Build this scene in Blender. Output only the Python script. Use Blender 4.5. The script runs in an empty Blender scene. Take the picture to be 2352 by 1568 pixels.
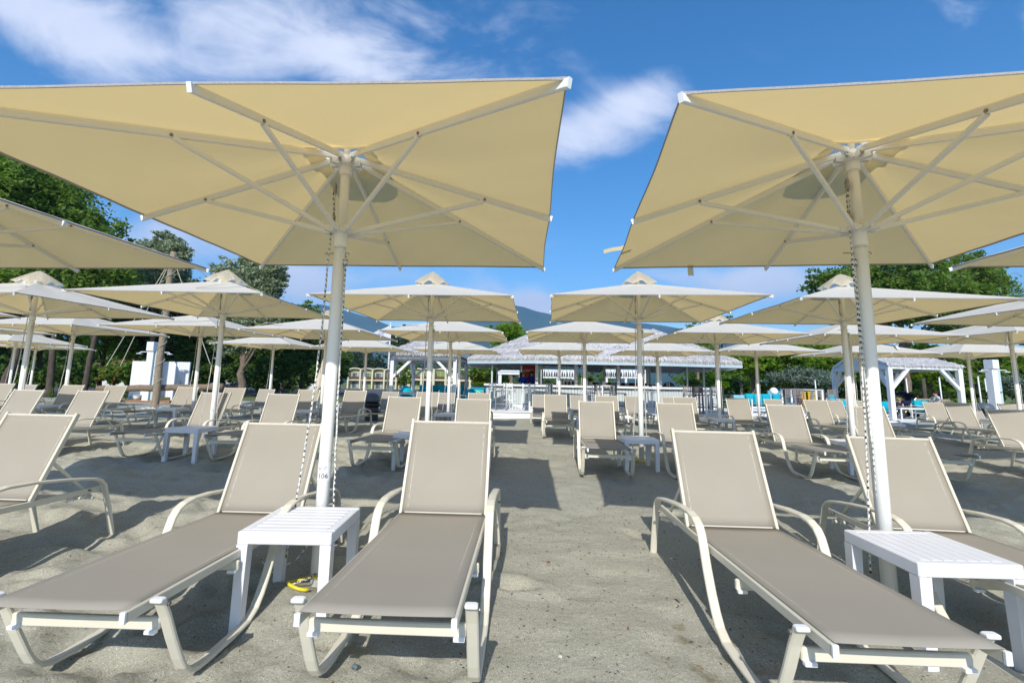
import bpy, math, random
import numpy as np
from mathutils import Vector, Matrix, noise as mnoise
random.seed(7); rng = np.random.default_rng(7)
R = math.radians
S = bpy.context.scene
COL = S.collection

# ---------------------------------------------------------------- camera, sky, sun, exposure
FOC, PITCH, ROLL, HC = 1053.33, 0.135698, 0.0193613, 1.22953     # focal length in 1/2352 of the frame width
cr, sr, cp, sp = math.cos(ROLL), math.sin(ROLL), math.cos(PITCH), math.sin(PITCH)
fw = Vector((0, cp, sp)); up0 = Vector((0, -sp, cp)); e1 = Vector((1, 0, 0))
rt = e1 * cr + up0 * sr; up = up0 * cr - e1 * sr
cam_d = bpy.data.cameras.new('camera'); cam = bpy.data.objects.new('camera', cam_d); COL.objects.link(cam)
cam.matrix_world = Matrix(((rt.x, up.x, -fw.x, 0), (rt.y, up.y, -fw.y, 0), (rt.z, up.z, -fw.z, HC), (0, 0, 0, 1)))
cam_d.sensor_width = 36; cam_d.lens = 36 * FOC / 2352; cam_d.shift_x = 9.3 / 2352; cam_d.shift_y = -56.6 / 2352
cam_d.clip_start = .05; cam_d.clip_end = 30000
S.camera = cam
S.view_settings.view_transform = 'Standard'; S.view_settings.look = 'None'
S.view_settings.exposure = 0.66; S.view_settings.gamma = 1; S.view_settings.use_curve_mapping = False

def at(px, py, Y=None, z=None):
    """point of the place seen at a spot of the 2352 px wide photograph, at depth Y or height z"""
    u = px + 9.3 - 1176; v = py + 56.6 - 784
    u, v = u * cr + v * sr, -u * sr + v * cr
    d = (u, FOC * cp + v * sp, FOC * sp - v * cp)
    t = Y / d[1] if Y is not None else (z - HC) / d[2]
    return Vector((d[0] * t, d[1] * t, HC + d[2] * t))

SUN = Vector((.151, 1.37, -1)).normalized()
sl = bpy.data.lights.new('sun', 'SUN'); sl.energy = 3.35; sl.angle = R(.55); sl.color = (1, .955, .87)
so = bpy.data.objects.new('sun', sl); COL.objects.link(so)
so.rotation_euler = SUN.to_track_quat('-Z', 'Y').to_euler()
W = bpy.data.worlds.new('World'); S.world = W; W.use_nodes = True
nt = W.node_tree; nt.nodes.clear()
def nd(t, typ, **k):
    n = t.nodes.new(typ)
    for a, b in k.items(): setattr(n, a, b)
    return n
def link(t, a, b): t.links.new(a, b)
def math_n(t, op, a, b=None, c=None, clamp=False):
    n = nd(t, 'ShaderNodeMath', operation=op); n.use_clamp = clamp
    for i, v in enumerate((a, b, c)):
        if v is None: continue
        if isinstance(v, (int, float)): n.inputs[i].default_value = v
        else: link(t, v, n.inputs[i])
    return n.outputs[0]
sky = nd(nt, 'ShaderNodeTexSky', sky_type='NISHITA'); sky.sun_disc = False
sky.sun_elevation = R(36); sky.sun_rotation = R(186.3); sky.air_density = 1.0; sky.dust_density = .35; sky.ozone_density = 3.2; sky.altitude = 50
hsv = nd(nt, 'ShaderNodeHueSaturation'); hsv.inputs['Saturation'].default_value = 1.32; hsv.inputs['Value'].default_value = .82
link(nt, sky.outputs[0], hsv.inputs['Color'])
tc = nd(nt, 'ShaderNodeTexCoord'); sx = nd(nt, 'ShaderNodeSeparateXYZ'); link(nt, tc.outputs['Generated'], sx.inputs[0])
ay = math_n(nt, 'ADD', math_n(nt, 'ABSOLUTE', sx.outputs[1]), .12)
U_ = math_n(nt, 'DIVIDE', sx.outputs[0], ay); V_ = math_n(nt, 'DIVIDE', sx.outputs[2], ay)
def fbm(su, sv, sc, det, off=0.0, dist=0.0, skew=0.0):
    c = nd(nt, 'ShaderNodeCombineXYZ')
    link(nt, math_n(nt, 'MULTIPLY_ADD', math_n(nt, 'MULTIPLY_ADD', V_, skew, U_), su, off), c.inputs[0]); link(nt, math_n(nt, 'MULTIPLY', V_, sv), c.inputs[1])
    n = nd(nt, 'ShaderNodeTexNoise'); n.inputs['Scale'].default_value = sc; n.inputs['Detail'].default_value = det
    n.inputs['Roughness'].default_value = .58; n.inputs['Distortion'].default_value = dist
    link(nt, c.outputs[0], n.inputs['Vector']); return n.outputs[0]
def blob(px, py, rx, ry, amp, ang=0):
    c = at(px, py, Y=1); cu = c.x / 1.12; cv = (c.z - HC) / 1.12
    ru = rx / FOC / 1.0; rv = ry / FOC / 1.0
    du = math_n(nt, 'SUBTRACT', U_, cu); dv = math_n(nt, 'SUBTRACT', V_, cv)
    ca, sa = math.cos(ang), math.sin(ang)
    a = math_n(nt, 'DIVIDE', math_n(nt, 'ADD', math_n(nt, 'MULTIPLY', du, ca), math_n(nt, 'MULTIPLY', dv, sa)), ru)
    b = math_n(nt, 'DIVIDE', math_n(nt, 'SUBTRACT', math_n(nt, 'MULTIPLY', dv, ca), math_n(nt, 'MULTIPLY', du, sa)), rv)
    q = math_n(nt, 'ADD', math_n(nt, 'MULTIPLY', a, a), math_n(nt, 'MULTIPLY', b, b))
    return math_n(nt, 'MULTIPLY', math_n(nt, 'POWER', 2.718, math_n(nt, 'MULTIPLY', q, -1.0)), amp)
masks = [blob(650, 95, 390, 150, 1.12, -.12), blob(900, 150, 150, 60, .5), blob(130, 70, 240, 85, 1.1, -.5), blob(300, 140, 140, 40, .5, -.3),
         blob(1360, 315, 200, 80, 1.25, .35), blob(1480, 215, 90, 45, .5, .5), blob(690, 655, 95, 55, 1.35), blob(430, 560, 160, 50, .8), blob(1215, 690, 110, 38, .75, -.2),
         blob(1740, 655, 190, 38, 1.2), blob(1215, 700, 90, 30, 1.0), blob(1420, 635, 160, 22, .35), blob(2330, 90, 70, 55, .55), blob(900, 640, 120, 35, .45)]
msum = masks[0]
for q in masks[1:]: msum = math_n(nt, 'ADD', msum, q)
lowband = math_n(nt, 'MULTIPLY', math_n(nt, 'POWER', 2.718, math_n(nt, 'MULTIPLY', math_n(nt, 'ABSOLUTE', V_), -6.0)), .22)
n1 = fbm(1.0, 1.7, 3.4, 9, 3.1, .6, .35); n2 = fbm(1, 1.3, 11, 7, 9.7, .2)
dens = math_n(nt, 'ADD', math_n(nt, 'MULTIPLY_ADD', n1, 1.9, -1.17), math_n(nt, 'MULTIPLY', n2, .45))
dens = math_n(nt, 'ADD', dens, math_n(nt, 'MULTIPLY', math_n(nt, 'ADD', msum, lowband), .78))
ramp = nd(nt, 'ShaderNodeMapRange', interpolation_type='SMOOTHSTEP'); link(nt, dens, ramp.inputs[0])
ramp.inputs[1].default_value = .18; ramp.inputs[2].default_value = 1.15; ramp.inputs[3].default_value = 0; ramp.inputs[4].default_value = .92
cc = nd(nt, 'ShaderNodeMix', data_type='RGBA'); cc.inputs[6].default_value = (3.2, 3.55, 4.6, 1); cc.inputs[7].default_value = (4.7, 4.85, 5.4, 1)
link(nt, fbm(1, 1.6, 5, 6, 21), cc.inputs[0])
mx = nd(nt, 'ShaderNodeMix', data_type='RGBA'); link(nt, ramp.outputs[0], mx.inputs[0]); link(nt, hsv.outputs[0], mx.inputs[6]); link(nt, cc.outputs[2], mx.inputs[7])
bg = nd(nt, 'ShaderNodeBackground'); bg.inputs[1].default_value = .148; link(nt, mx.outputs[2], bg.inputs[0])
wo = nd(nt, 'ShaderNodeOutputWorld'); link(nt, bg.outputs[0], wo.inputs[0])
S.cycles.max_bounces = 6; S.cycles.diffuse_bounces = 3; S.cycles.glossy_bounces = 2; S.cycles.transmission_bounces = 4
S.cycles.volume_bounces = 0; S.cycles.transparent_max_bounces = 6; S.cycles.use_denoising = True

# ---------------------------------------------------------------- materials
MT = {}
def mat(name, col, rough=.6, var=0.0, vscale=8.0, bump=0.0, bscale=60.0, metal=0.0, spec=.4, trans=None, tfac=.3, stretch=None, col2=None, det=4):
    m = bpy.data.materials.new(name); m.use_nodes = True; t = m.node_tree; t.nodes.clear()
    o = nd(t, 'ShaderNodeOutputMaterial'); p = nd(t, 'ShaderNodeBsdfPrincipled')
    p.inputs['Roughness'].default_value = rough; p.inputs['Metallic'].default_value = metal; p.inputs['Specular IOR Level'].default_value = spec
    g = nd(t, 'ShaderNodeTexCoord'); mp = nd(t, 'ShaderNodeMapping'); link(t, g.outputs['Object'], mp.inputs[0])
    if stretch: mp.inputs['Scale'].default_value = stretch
    c2 = col2 or tuple(c * (1 - var) for c in col)
    n = nd(t, 'ShaderNodeTexNoise'); n.inputs['Scale'].default_value = vscale; n.inputs['Detail'].default_value = det; link(t, mp.outputs[0], n.inputs['Vector'])
    mr = nd(t, 'ShaderNodeMapRange'); link(t, n.outputs[0], mr.inputs[0]); mr.inputs[1].default_value = .32; mr.inputs[2].default_value = .68
    x = nd(t, 'ShaderNodeMix', data_type='RGBA'); x.inputs[6].default_value = (*c2, 1); x.inputs[7].default_value = (*col, 1)
    link(t, mr.outputs[0], x.inputs[0]); link(t, x.outputs[2], p.inputs['Base Color'])
    if bump:
        bn = nd(t, 'ShaderNodeTexNoise'); bn.inputs['Scale'].default_value = bscale; bn.inputs['Detail'].default_value = 3; link(t, mp.outputs[0], bn.inputs['Vector'])
        b = nd(t, 'ShaderNodeBump'); b.inputs['Strength'].default_value = bump; b.inputs['Distance'].default_value = .01
        link(t, bn.outputs[0], b.inputs['Height']); link(t, b.outputs[0], p.inputs['Normal'])
    sh = p.outputs[0]
    if trans:
        tr = nd(t, 'ShaderNodeBsdfTranslucent'); tr.inputs[0].default_value = (*trans, 1)
        ms = nd(t, 'ShaderNodeMixShader'); ms.inputs[0].default_value = tfac; link(t, sh, ms.inputs[1]); link(t, tr.outputs[0], ms.inputs[2]); sh = ms.outputs[0]
    link(t, sh, o.inputs[0]); MT[name] = m; return m
def fbm_none(): return 0
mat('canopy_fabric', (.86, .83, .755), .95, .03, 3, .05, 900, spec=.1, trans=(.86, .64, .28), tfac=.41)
mat('vent_fabric', (.84, .82, .76), .95, .03, 3, .05, 900, spec=.1, trans=(.95, .86, .70), tfac=.86)
mat('strap_fabric', (.78, .72, .58), .95, .06, 20, spec=.1)
mat('hem_cord', (.42, .40, .40), .9, .35, 220, spec=.1)
mat('cream_metal', (.66, .63, .53), .38, .05, 6, .02, 30)
mat('rib_metal', (.84, .82, .77), .4, .03, 6)
mat('pole_metal', (.86, .86, .84), .32, .04, 3, .015, 40)
mat('lounger_metal', (.68, .64, .53), .42, .05, 5, .03, 50)
mat('cap_white', (.80, .80, .80), .4, .03)
mat('sling_mesh', (.395, .362, .308), .8, .05, 2.5, .12, 700, spec=.2, trans=(.42, .37, .31), tfac=.16)
mat('sling_edge', (.60, .56, .49), .8, .05, 20, .1, 500, spec=.2)
mat('table_plastic', (.74, .74, .77), .45, .04, 14, .03, 300)
mat('steel', (.35, .34, .32), .35, .2, 30, metal=.9)
mat('bolt_steel', (.28, .26, .22), .4, .3, 60, metal=.7)
mat('black_plastic', (.015, .016, .02), .4, .3, 20)
mat('yellow_tube', (.72, .62, .03), .45, .1, 20)
mat('wood_mast', (.34, .27, .19), .85, .45, 7, .6, 30, stretch=(6, 6, 1))
mat('wood_log', (.26, .19, .13), .9, .45, 7, .7, 30, stretch=(1, 6, 6))
mat('wood_deck', (.36, .19, .09), .8, .4, 9, .3, 30)
mat('thatch', (.64, .62, .61), .95, .5, 60, 1.0, 90, stretch=(9, 1, 1), spec=.1, det=8)
mat('white_paint', (.74, .76, .78), .55, .07, 9, .05, 60)
mat('grey_paint', (.50, .56, .58), .6, .06, 9, .04, 60)
mat('blue_grey_paint', (.44, .55, .60), .6, .06, 9, .04, 60)
mat('counter_top', (.30, .27, .24), .5, .15, 12)
mat('plank_grey', (.56, .61, .61), .65, .09, 5, .06, 60, stretch=(1, 1, .2))
mat('taupe_plastic', (.24, .21, .21), .6, .08, 12)
mat('cushion_teal', (.01, .37, .50), .9, .12, 8, .2, 60, spec=.1)
mat('planter_teal', (.02, .50, .45), .6, .05, 8)
mat('planter_blue', (.01, .25, .50), .6, .05, 8)
mat('fridge_red', (.42, .012, .016), .35, .05, 5)
mat('print_white', (.85, .85, .85), .6)
mat('print_dark', (.03, .03, .05), .6)
mat('print_navy', (.10, .11, .22), .6)
mat('print_green', (.12, .40, .10), .6)
mat('print_red', (.55, .03, .02), .6)
mat('cloth_grey', (.52, .56, .60), .9, .15, 9, spec=.1, trans=(.5, .55, .6), tfac=.3)
mat('flag_white', (.74, .76, .85), .9, .05, 9, spec=.1, trans=(.7, .72, .85), tfac=.35)
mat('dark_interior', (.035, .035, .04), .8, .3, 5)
mat('globe_white', (.82, .84, .88), .12, .02, 4, spec=.7)
mat('skin', (.48, .26, .18), .55, .12, 12, spec=.3)
mat('hair_dark', (.018, .012, .010), .6, .2, 50)
mat('hair_blond', (.36, .22, .10), .6, .2, 50)
mat('shirt_blue', (.015, .05, .36), .9, .2, 14, spec=.1)
mat('shirt_navy', (.02, .03, .07), .9, .2, 14, spec=.1)
mat('shirt_white', (.66, .66, .68), .9, .1, 14, spec=.1)
mat('shirt_pink', (.62, .33, .28), .9, .2, 14, spec=.1)
mat('shorts_blue', (.22, .42, .55), .9, .2, 14, spec=.1)
mat('straw', (.58, .44, .26), .9, .2, 60)
mat('bark', (.22, .17, .125), .95, .5, 3, .9, 14, stretch=(3, 3, .7))
mat('bark_dark', (.10, .08, .06), .95, .5, 3, .9, 14, stretch=(3, 3, .7))
def leafmat(name, a, b, tr, tf=.35): mat(name, a, .55, 0, .9, trans=tr, tfac=tf, col2=b, spec=.25)
leafmat('leaf_poplar', (.17, .27, .05), (.06, .11, .022), (.34, .52, .06))
leafmat('leaf_silver', (.42, .47, .34), (.17, .23, .12), (.38, .48, .24), .35)
leafmat('leaf_dark', (.10, .18, .032), (.038, .075, .016), (.10, .20, .02), .3)
leafmat('leaf_bright', (.19, .31, .03), (.07, .14, .015), (.42, .62, .03), .45)
leafmat('leaf_olive', (.20, .26, .21), (.10, .145, .11), (.2, .28, .18), .2)
leafmat('leaf_gold', (.30, .27, .03), (.12, .16, .02), (.45, .40, .03), .35)
leafmat('leaf_pine', (.055, .085, .020), (.024, .042, .010), (.12, .18, .03), .25)
leafmat('leaf_weed', (.15, .23, .04), (.08, .13, .02), (.35, .5, .05), .4)
leafmat('leaf_palm', (.13, .19, .05), (.06, .10, .03), (.3, .4, .08), .35)
mat('hotel_wall', (.56, .52, .34), .85, .12, 2, .1, 8)
mat('hotel_trim', (.62, .57, .40), .85, .1, 3)
mat('hotel_brown', (.10, .045, .028), .7, .25, 6)
mat('curtain_green', (.22, .32, .10), .9, .25, 4, stretch=(5, 1, .3))
mat('window_glass', (.08, .13, .15), .08, .3, 1, spec=.8)
mat('roof_tile', (.34, .11, .065), .85, .3, 12, .2, 40)
mat('house_white', (.62, .62, .60), .85, .12, 2)
mat('asphalt', (.105, .10, .105), .95, .25, 2.5, .4, 90)
mat('pool_water', (.12, .42, .52), .05, .1, 1, .1, 9, spec=.6)
mat('pool_tile', (.22, .55, .68), .5, .05, 3)
mat('car_silver', (.50, .53, .56), .25, .03, 3, metal=.35, spec=.6)
mat('car_dark', (.02, .03, .06), .25, .03, 3, spec=.6)
mat('rubber', (.02, .02, .02), .9)
mat('bin_grey', (.085, .105, .135), .5, .1, 12)
mat('bag_black', (.008, .008, .009), .3, .3, 30, .6, 30)
mat('stone_grey', (.42, .40, .37), .9, .3, 6, .3, 20)
mat('stone_white', (.66, .65, .63), .9, .2, 6, .3, 20)
mat('yellow_board', (.50, .33, .02), .7, .1, 6)
mat('rope_guy', (.52, .50, .42), .9, .2, 60)
mat('rust', (.30, .09, .03), .9, .4, 40)
mat('grass', (.10, .14, .03), .95, 0, 1.2, .6, 60, col2=(.17, .17, .07))
mat('basket_wood', (.42, .23, .09), .8, .35, 30)
# canopy cloth: cream outside, sunlight coming through painted into a tan underside colour
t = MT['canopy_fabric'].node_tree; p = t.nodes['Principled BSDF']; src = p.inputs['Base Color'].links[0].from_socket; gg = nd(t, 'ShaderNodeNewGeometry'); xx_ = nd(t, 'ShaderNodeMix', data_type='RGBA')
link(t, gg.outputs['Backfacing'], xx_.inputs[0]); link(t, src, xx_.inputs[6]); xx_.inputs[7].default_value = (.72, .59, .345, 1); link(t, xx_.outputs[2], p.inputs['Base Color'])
# speckled rope
m = mat('rope_speckled', (.62, .62, .60), .9); t = m.node_tree
g = nd(t, 'ShaderNodeTexCoord'); mp = nd(t, 'ShaderNodeMapping'); mp.inputs['Scale'].default_value = (110, 110, 60); link(t, g.outputs['Object'], mp.inputs[0])
vo = nd(t, 'ShaderNodeTexChecker'); vo.inputs['Scale'].default_value = 1; link(t, mp.outputs[0], vo.inputs['Vector'])
vo.inputs['Color1'].default_value = (.68, .68, .64, 1); vo.inputs['Color2'].default_value = (.04, .04, .04, 1)
v2 = nd(t, 'ShaderNodeTexWave', wave_type='BANDS', bands_direction='Z'); v2.inputs['Scale'].default_value = 9; v2.inputs['Distortion'].default_value = 1.5; link(t, g.outputs['Object'], v2.inputs['Vector'])
mr = nd(t, 'ShaderNodeMath', operation='GREATER_THAN'); mr.inputs[1].default_value = .5; link(t, v2.outputs['Fac'], mr.inputs[0])
mm = nd(t, 'ShaderNodeMix', data_type='RGBA'); link(t, mr.outputs[0], mm.inputs[0]); mm.inputs[6].default_value = (.70, .70, .66, 1); link(t, vo.outputs[0], mm.inputs[7])
link(t, mm.outputs[2], t.nodes['Principled BSDF'].inputs['Base Color'])
# woven sling: fine crosswise threads
for nm in ('sling_mesh',):
    t = MT[nm].node_tree; p = t.nodes['Principled BSDF']; g = nd(t, 'ShaderNodeTexCoord')
    w1 = nd(t, 'ShaderNodeTexWave', wave_type='BANDS', bands_direction='X'); w1.inputs['Scale'].default_value = 90; link(t, g.outputs['Object'], w1.inputs['Vector'])
    w2 = nd(t, 'ShaderNodeTexWave', wave_type='BANDS', bands_direction='Y'); w2.inputs['Scale'].default_value = 90; link(t, g.outputs['Object'], w2.inputs['Vector'])
    ad = nd(t, 'ShaderNodeMath', operation='ADD'); link(t, w1.outputs['Fac'], ad.inputs[0]); link(t, w2.outputs['Fac'], ad.inputs[1])
    b = nd(t, 'ShaderNodeBump'); b.inputs['Strength'].default_value = .25; b.inputs['Distance'].default_value = .002; link(t, ad.outputs[0], b.inputs['Height']); link(t, b.outputs[0], p.inputs['Normal'])

# ---------------------------------------------------------------- mesh helpers
class MB:
    def __init__(s): s.v = []; s.f = []; s.mi = []; s.cur = 0
    def add(s, vs, fs):
        o = len(s.v); s.v += [tuple(v) for v in vs]; s.f += [tuple(i + o for i in f) for f in fs]; s.mi += [s.cur] * len(fs); return s
    def box(s, c, d, rz=0, rx=0, ry=0, taper=1.0):
        M_ = Matrix.Rotation(rz, 3, 'Z') @ Matrix.Rotation(ry, 3, 'Y') @ Matrix.Rotation(rx, 3, 'X'); c = Vector(c)
        vs = []
        for z in (-.5, .5):
            k = taper if z > 0 else 1
            for x, y in ((-.5, -.5), (.5, -.5), (.5, .5), (-.5, .5)): vs.append(c + M_ @ Vector((x * d[0] * k, y * d[1] * k, z * d[2])))
        return s.add(vs, [(3, 2, 1, 0), (4, 5, 6, 7), (0, 1, 5, 4), (1, 2, 6, 5), (2, 3, 7, 6), (3, 0, 4, 7)])
    def bbox(s, c, d, b=.006, rz=0):   # box with bevelled vertical and top edges
        M_ = Matrix.Rotation(rz, 3, 'Z'); c = Vector(c); hx, hy, hz = d[0] / 2, d[1] / 2, d[2] / 2
        rings = [(-hz, 0), (-hz, b), (-hz + b, 0), (hz - b, 0), (hz, b)]
        rings = [(-hz, b), (-hz + b, 0), (hz - b, 0), (hz, b)]
        vs = []
        for z, i in rings:
            x, y = hx - i, hy - i
            for q in ((-x + b, -y), (x - b, -y), (x, -y + b), (x, y - b), (x - b, y), (-x + b, y), (-x, y - b), (-x, -y + b)): vs.append(c + M_ @ Vector((q[0], q[1], z)))
        fs = [tuple(range(7, -1, -1)), tuple(range(24, 32))]
        for k in range(3):
            for i in range(8): fs.append((k * 8 + i, k * 8 + (i + 1) % 8, k * 8 + 8 + (i + 1) % 8, k * 8 + 8 + i))
        return s.add(vs, fs)
    def sweep(s, pts, prof, upv=(0, 0, 1), cap=True, closed=False):
        pts = [Vector(p) for p in pts]; n = len(prof); vs = []; upv = Vector(upv)
        for i, p in enumerate(pts):
            if closed: a, b = pts[i - 1], pts[(i + 1) % len(pts)]
            else: a, b = pts[max(i - 1, 0)], pts[min(i + 1, len(pts) - 1)]
            t_ = (b - a).normalized(); sd = t_.cross(upv)
            if sd.length < 1e-5: sd = t_.cross(Vector((0, 1, 0)))
            sd.normalize(); u_ = sd.cross(t_).normalized()
            k = 1.0
            if 0 < i < len(pts) - 1 or closed:
                d1 = (p - pts[i - 1]).normalized(); k = 1 / max(.5, math.sqrt(max(.01, (1 + d1.dot((b - p).normalized() if (b - p).length > 1e-9 else d1)) / 2)))
            for (x, y) in prof: vs.append(p + sd * x + u_ * y * min(k, 1.3))
        fs = []; m_ = len(pts)
        for i in range(m_ if closed else m_ - 1):
            for j in range(n):
                a = i * n + j; b = i * n + (j + 1) % n; k2 = ((i + 1) % m_) * n
                fs.append((a, b, k2 + (j + 1) % n, k2 + j))
        if cap and not closed: fs += [tuple(range(n - 1, -1, -1)), tuple((m_ - 1) * n + j for j in range(n))]
        return s.add(vs, fs)
    def tube(s, pts, r, n=8, upv=(0, 0, 1), closed=False):
        rs = r if isinstance(r, (list, tuple)) else None
        if rs is None: return s.sweep(pts, [(r * math.cos(2 * math.pi * j / n), r * math.sin(2 * math.pi * j / n)) for j in range(n)], upv, closed=closed)
        pts = [Vector(p) for p in pts]; vs = []; upv = Vector(upv)
        for i, p in enumerate(pts):
            t_ = (pts[min(i + 1, len(pts) - 1)] - pts[max(i - 1, 0)]).normalized(); sd = t_.cross(upv)
            if sd.length < 1e-4: sd = t_.cross(Vector((0, 1, 0)))
            sd.normalize(); u_ = sd.cross(t_)
            for j in range(n): vs.append(p + (sd * math.cos(2 * math.pi * j / n) + u_ * math.sin(2 * math.pi * j / n)) * rs[i])
        fs = [(i * n + j, i * n + (j + 1) % n, (i + 1) * n + (j + 1) % n, (i + 1) * n + j) for i in range(len(pts) - 1) for j in range(n)]
        fs += [tuple(range(n - 1, -1, -1)), tuple((len(pts) - 1) * n + j for j in range(n))]
        return s.add(vs, fs)
    def lathe(s, prof, n=16, c=(0, 0, 0), sx=1, sy=1):
        vs = [(c[0] + r * sx * math.cos(2 * math.pi * j / n), c[1] + r * sy * math.sin(2 * math.pi * j / n), c[2] + z) for r, z in prof for j in range(n)]
        fs = [(i * n + j, i * n + (j + 1) % n, (i + 1) * n + (j + 1) % n, (i + 1) * n + j) for i in range(len(prof) - 1) for j in range(n)]
        if prof[0][0] > 1e-4: fs.append(tuple(range(n - 1, -1, -1)))
        if prof[-1][0] > 1e-4: fs.append(tuple((len(prof) - 1) * n + j for j in range(n)))
        return s.add(vs, fs)
    def grid(s, P_):   # P_[i][j] points
        a, b = len(P_), len(P_[0]); return s.add([p for row in P_ for p in row], [(i * b + j, (i + 1) * b + j, (i + 1) * b + j + 1, i * b + j + 1) for i in range(a - 1) for j in range(b - 1)])
    def mesh(s, name, m_, smooth=False):
        me = bpy.data.meshes.new(name); me.from_pydata(s.v, [], s.f)
        for q in (m_ if isinstance(m_, (list, tuple)) else [m_]): me.materials.append(MT[q])
        if any(s.mi): me.polygons.foreach_set('material_index', s.mi)
        if smooth: me.shade_smooth() if smooth is True else me.shade_auto_smooth_dummy() if False else me.polygons.foreach_set('use_smooth', [True] * len(me.polygons))
        me.update(); return me
    def build(s, name, m_, parent=None, smooth=False, loc=None):
        o = bpy.data.objects.new(name, s.mesh(name, m_, smooth)); COL.objects.link(o)
        if parent: o.parent = parent
        if loc is not None: o.location = loc
        return o
def rrect(w, h, c=.004):
    x, y = w / 2, h / 2; return [(-x + c, -y), (x - c, -y), (x, -y + c), (x, y - c), (x - c, y), (-x + c, y), (-x, y - c), (-x, -y + c)]
def tag(o, label=None, cat=None, group=None, kind=None):
    if label: o['label'] = label
    if cat: o['category'] = cat
    if group: o['group'] = group
    if kind: o['kind'] = kind
    return o
def thing(name, label, cat, loc=(0, 0, 0), rz=0, group=None):
    o = bpy.data.objects.new(name, None); COL.objects.link(o); o.location = loc; o.rotation_euler = (0, 0, rz); o.empty_display_size = .2
    return tag(o, label, cat, group)
CH = {}
def copy_tree(o, parent=None):
    c = o.copy(); COL.objects.link(c)
    c.parent = parent
    for ch in kids(o): copy_tree(ch, c)
    return c
def kids(o):
    return [x for x in o.children]
ORD = ['first', 'second', 'third', 'fourth', 'fifth', 'sixth', 'seventh', 'eighth', 'ninth', 'tenth', 'eleventh', 'twelfth', 'thirteenth', 'fourteenth', 'fifteenth', 'sixteenth', 'seventeenth', 'eighteenth', 'nineteenth', 'twentieth']
def gz(Y):   # lie of the ground inland from the camera
    P_ = [(-50, 0), (7, 0), (9, -.01), (11.8, -.04), (15.5, -.13), (20, -.22), (40, -.55), (100, -1.55), (140, -2.2), (400, -6.2), (8000, -100)]
    for (a, b), (c, d) in zip(P_, P_[1:]):
        if Y <= c: return b + (d - b) * (Y - a) / (c - a)
    return P_[-1][1]

# ---------------------------------------------------------------- ground
def vnoise(X, Y, s, seed=0):
    """smooth value noise on numpy arrays"""
    r = np.random.default_rng(seed).random((256, 256)); x = X * s + 1000; y = Y * s + 1000
    xi = np.floor(x).astype(int); yi = np.floor(y).astype(int); fx = x - xi; fy = y - yi
    fx = fx * fx * (3 - 2 * fx); fy = fy * fy * (3 - 2 * fy)
    g = lambda a, b: r[a % 256, b % 256]
    return (g(xi, yi) * (1 - fx) + g(xi + 1, yi) * fx) * (1 - fy) + (g(xi, yi + 1) * (1 - fx) + g(xi + 1, yi + 1) * fx) * fy
def axis(a, b, c, d, fine, coarse):
    return np.concatenate([np.arange(a, b, coarse), np.arange(b, c, fine), np.arange(c, d + coarse, coarse)])
xs = axis(-46, -7, 7.5, 46, .038, .8); ys = np.concatenate([axis(-6, .2, 5.5, 5.49, .03, .4), np.arange(5.53, 11, .05), np.arange(11, 27.6, .4)])
GX, GY = np.meshgrid(xs, ys)
gzv = np.vectorize(gz)
# footprints: oval dents with a pushed-up rim, trodden mostly beside the loungers
DS = .022; DX0, DY0 = -7.2, .2; DG = np.zeros((660, 520)); fr_ = np.random.default_rng(99)
for k in range(1500):
    fx, fy = fr_.uniform(-7, 7.2), .3 + 10.5 * fr_.random() ** 1.5
    if -.1 < fx - .07 * fy < 1.1 and fr_.random() < .85: continue
    a = fr_.normal(1.57, .7); L_, w_ = fr_.uniform(.09, .15), fr_.uniform(.04, .065); dep = fr_.uniform(.008, .026)
    i0, j0 = int((fx - DX0) / DS), int((fy - DY0) / DS); ii, jj = np.meshgrid(np.arange(max(0, i0 - 12), min(660, i0 + 13)), np.arange(max(0, j0 - 12), min(520, j0 + 13)), indexing='ij')
    if ii.size == 0: continue
    px_, py_ = ii * DS + DX0 - fx, jj * DS + DY0 - fy; u_ = (px_ * math.cos(a) + py_ * math.sin(a)) / L_; v_ = (-px_ * math.sin(a) + py_ * math.cos(a)) / w_; q_ = u_ * u_ + v_ * v_
    DG[ii, jj] += -dep * np.exp(-q_ ** 1.6) + dep * .55 * np.exp(-(np.sqrt(q_) - 1.45) ** 2 * 5)
def dents(X, Y):
    x = (X - DX0) / DS; y = (Y - DY0) / DS; ok = (x > 0) & (x < 658) & (y > 0) & (y < 518); x = np.clip(x, 0, 657.9); y = np.clip(y, 0, 517.9); i = x.astype(int); j = y.astype(int); f, g = x - i, y - j
    return ((DG[i, j] * (1 - f) + DG[i + 1, j] * f) * (1 - g) + (DG[i, j + 1] * (1 - f) + DG[i + 1, j + 1] * f) * g) * ok
def rawsand(X, Y):
    left = np.clip((-.2 - X) / 1.2, 0, 1) * .7 + .3; left = np.maximum(left, np.clip((X - 3.4) / 1.5, 0, 1))
    h = (vnoise(X, Y, 1.1, 1) - .5) * .05 + (vnoise(X, Y, 2.9, 2) - .5) * .09 * left + (vnoise(X, Y, 6.5, 3) - .5) * .060 * left + (vnoise(X, Y, 13, 4) - .5) * .022 * left
    n = vnoise(X, Y, 4.2, 5); h -= np.clip(.32 - n, 0, 1) * .16 * left           # footprints
    return h + dents(X, Y)
base_z = gzv(ys)[:, None] * np.ones_like(GX)
damp = np.clip((27.2 - GY) / 6, 0, 1)
GZ = base_z + rawsand(GX, GY) * damp + .006
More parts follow.
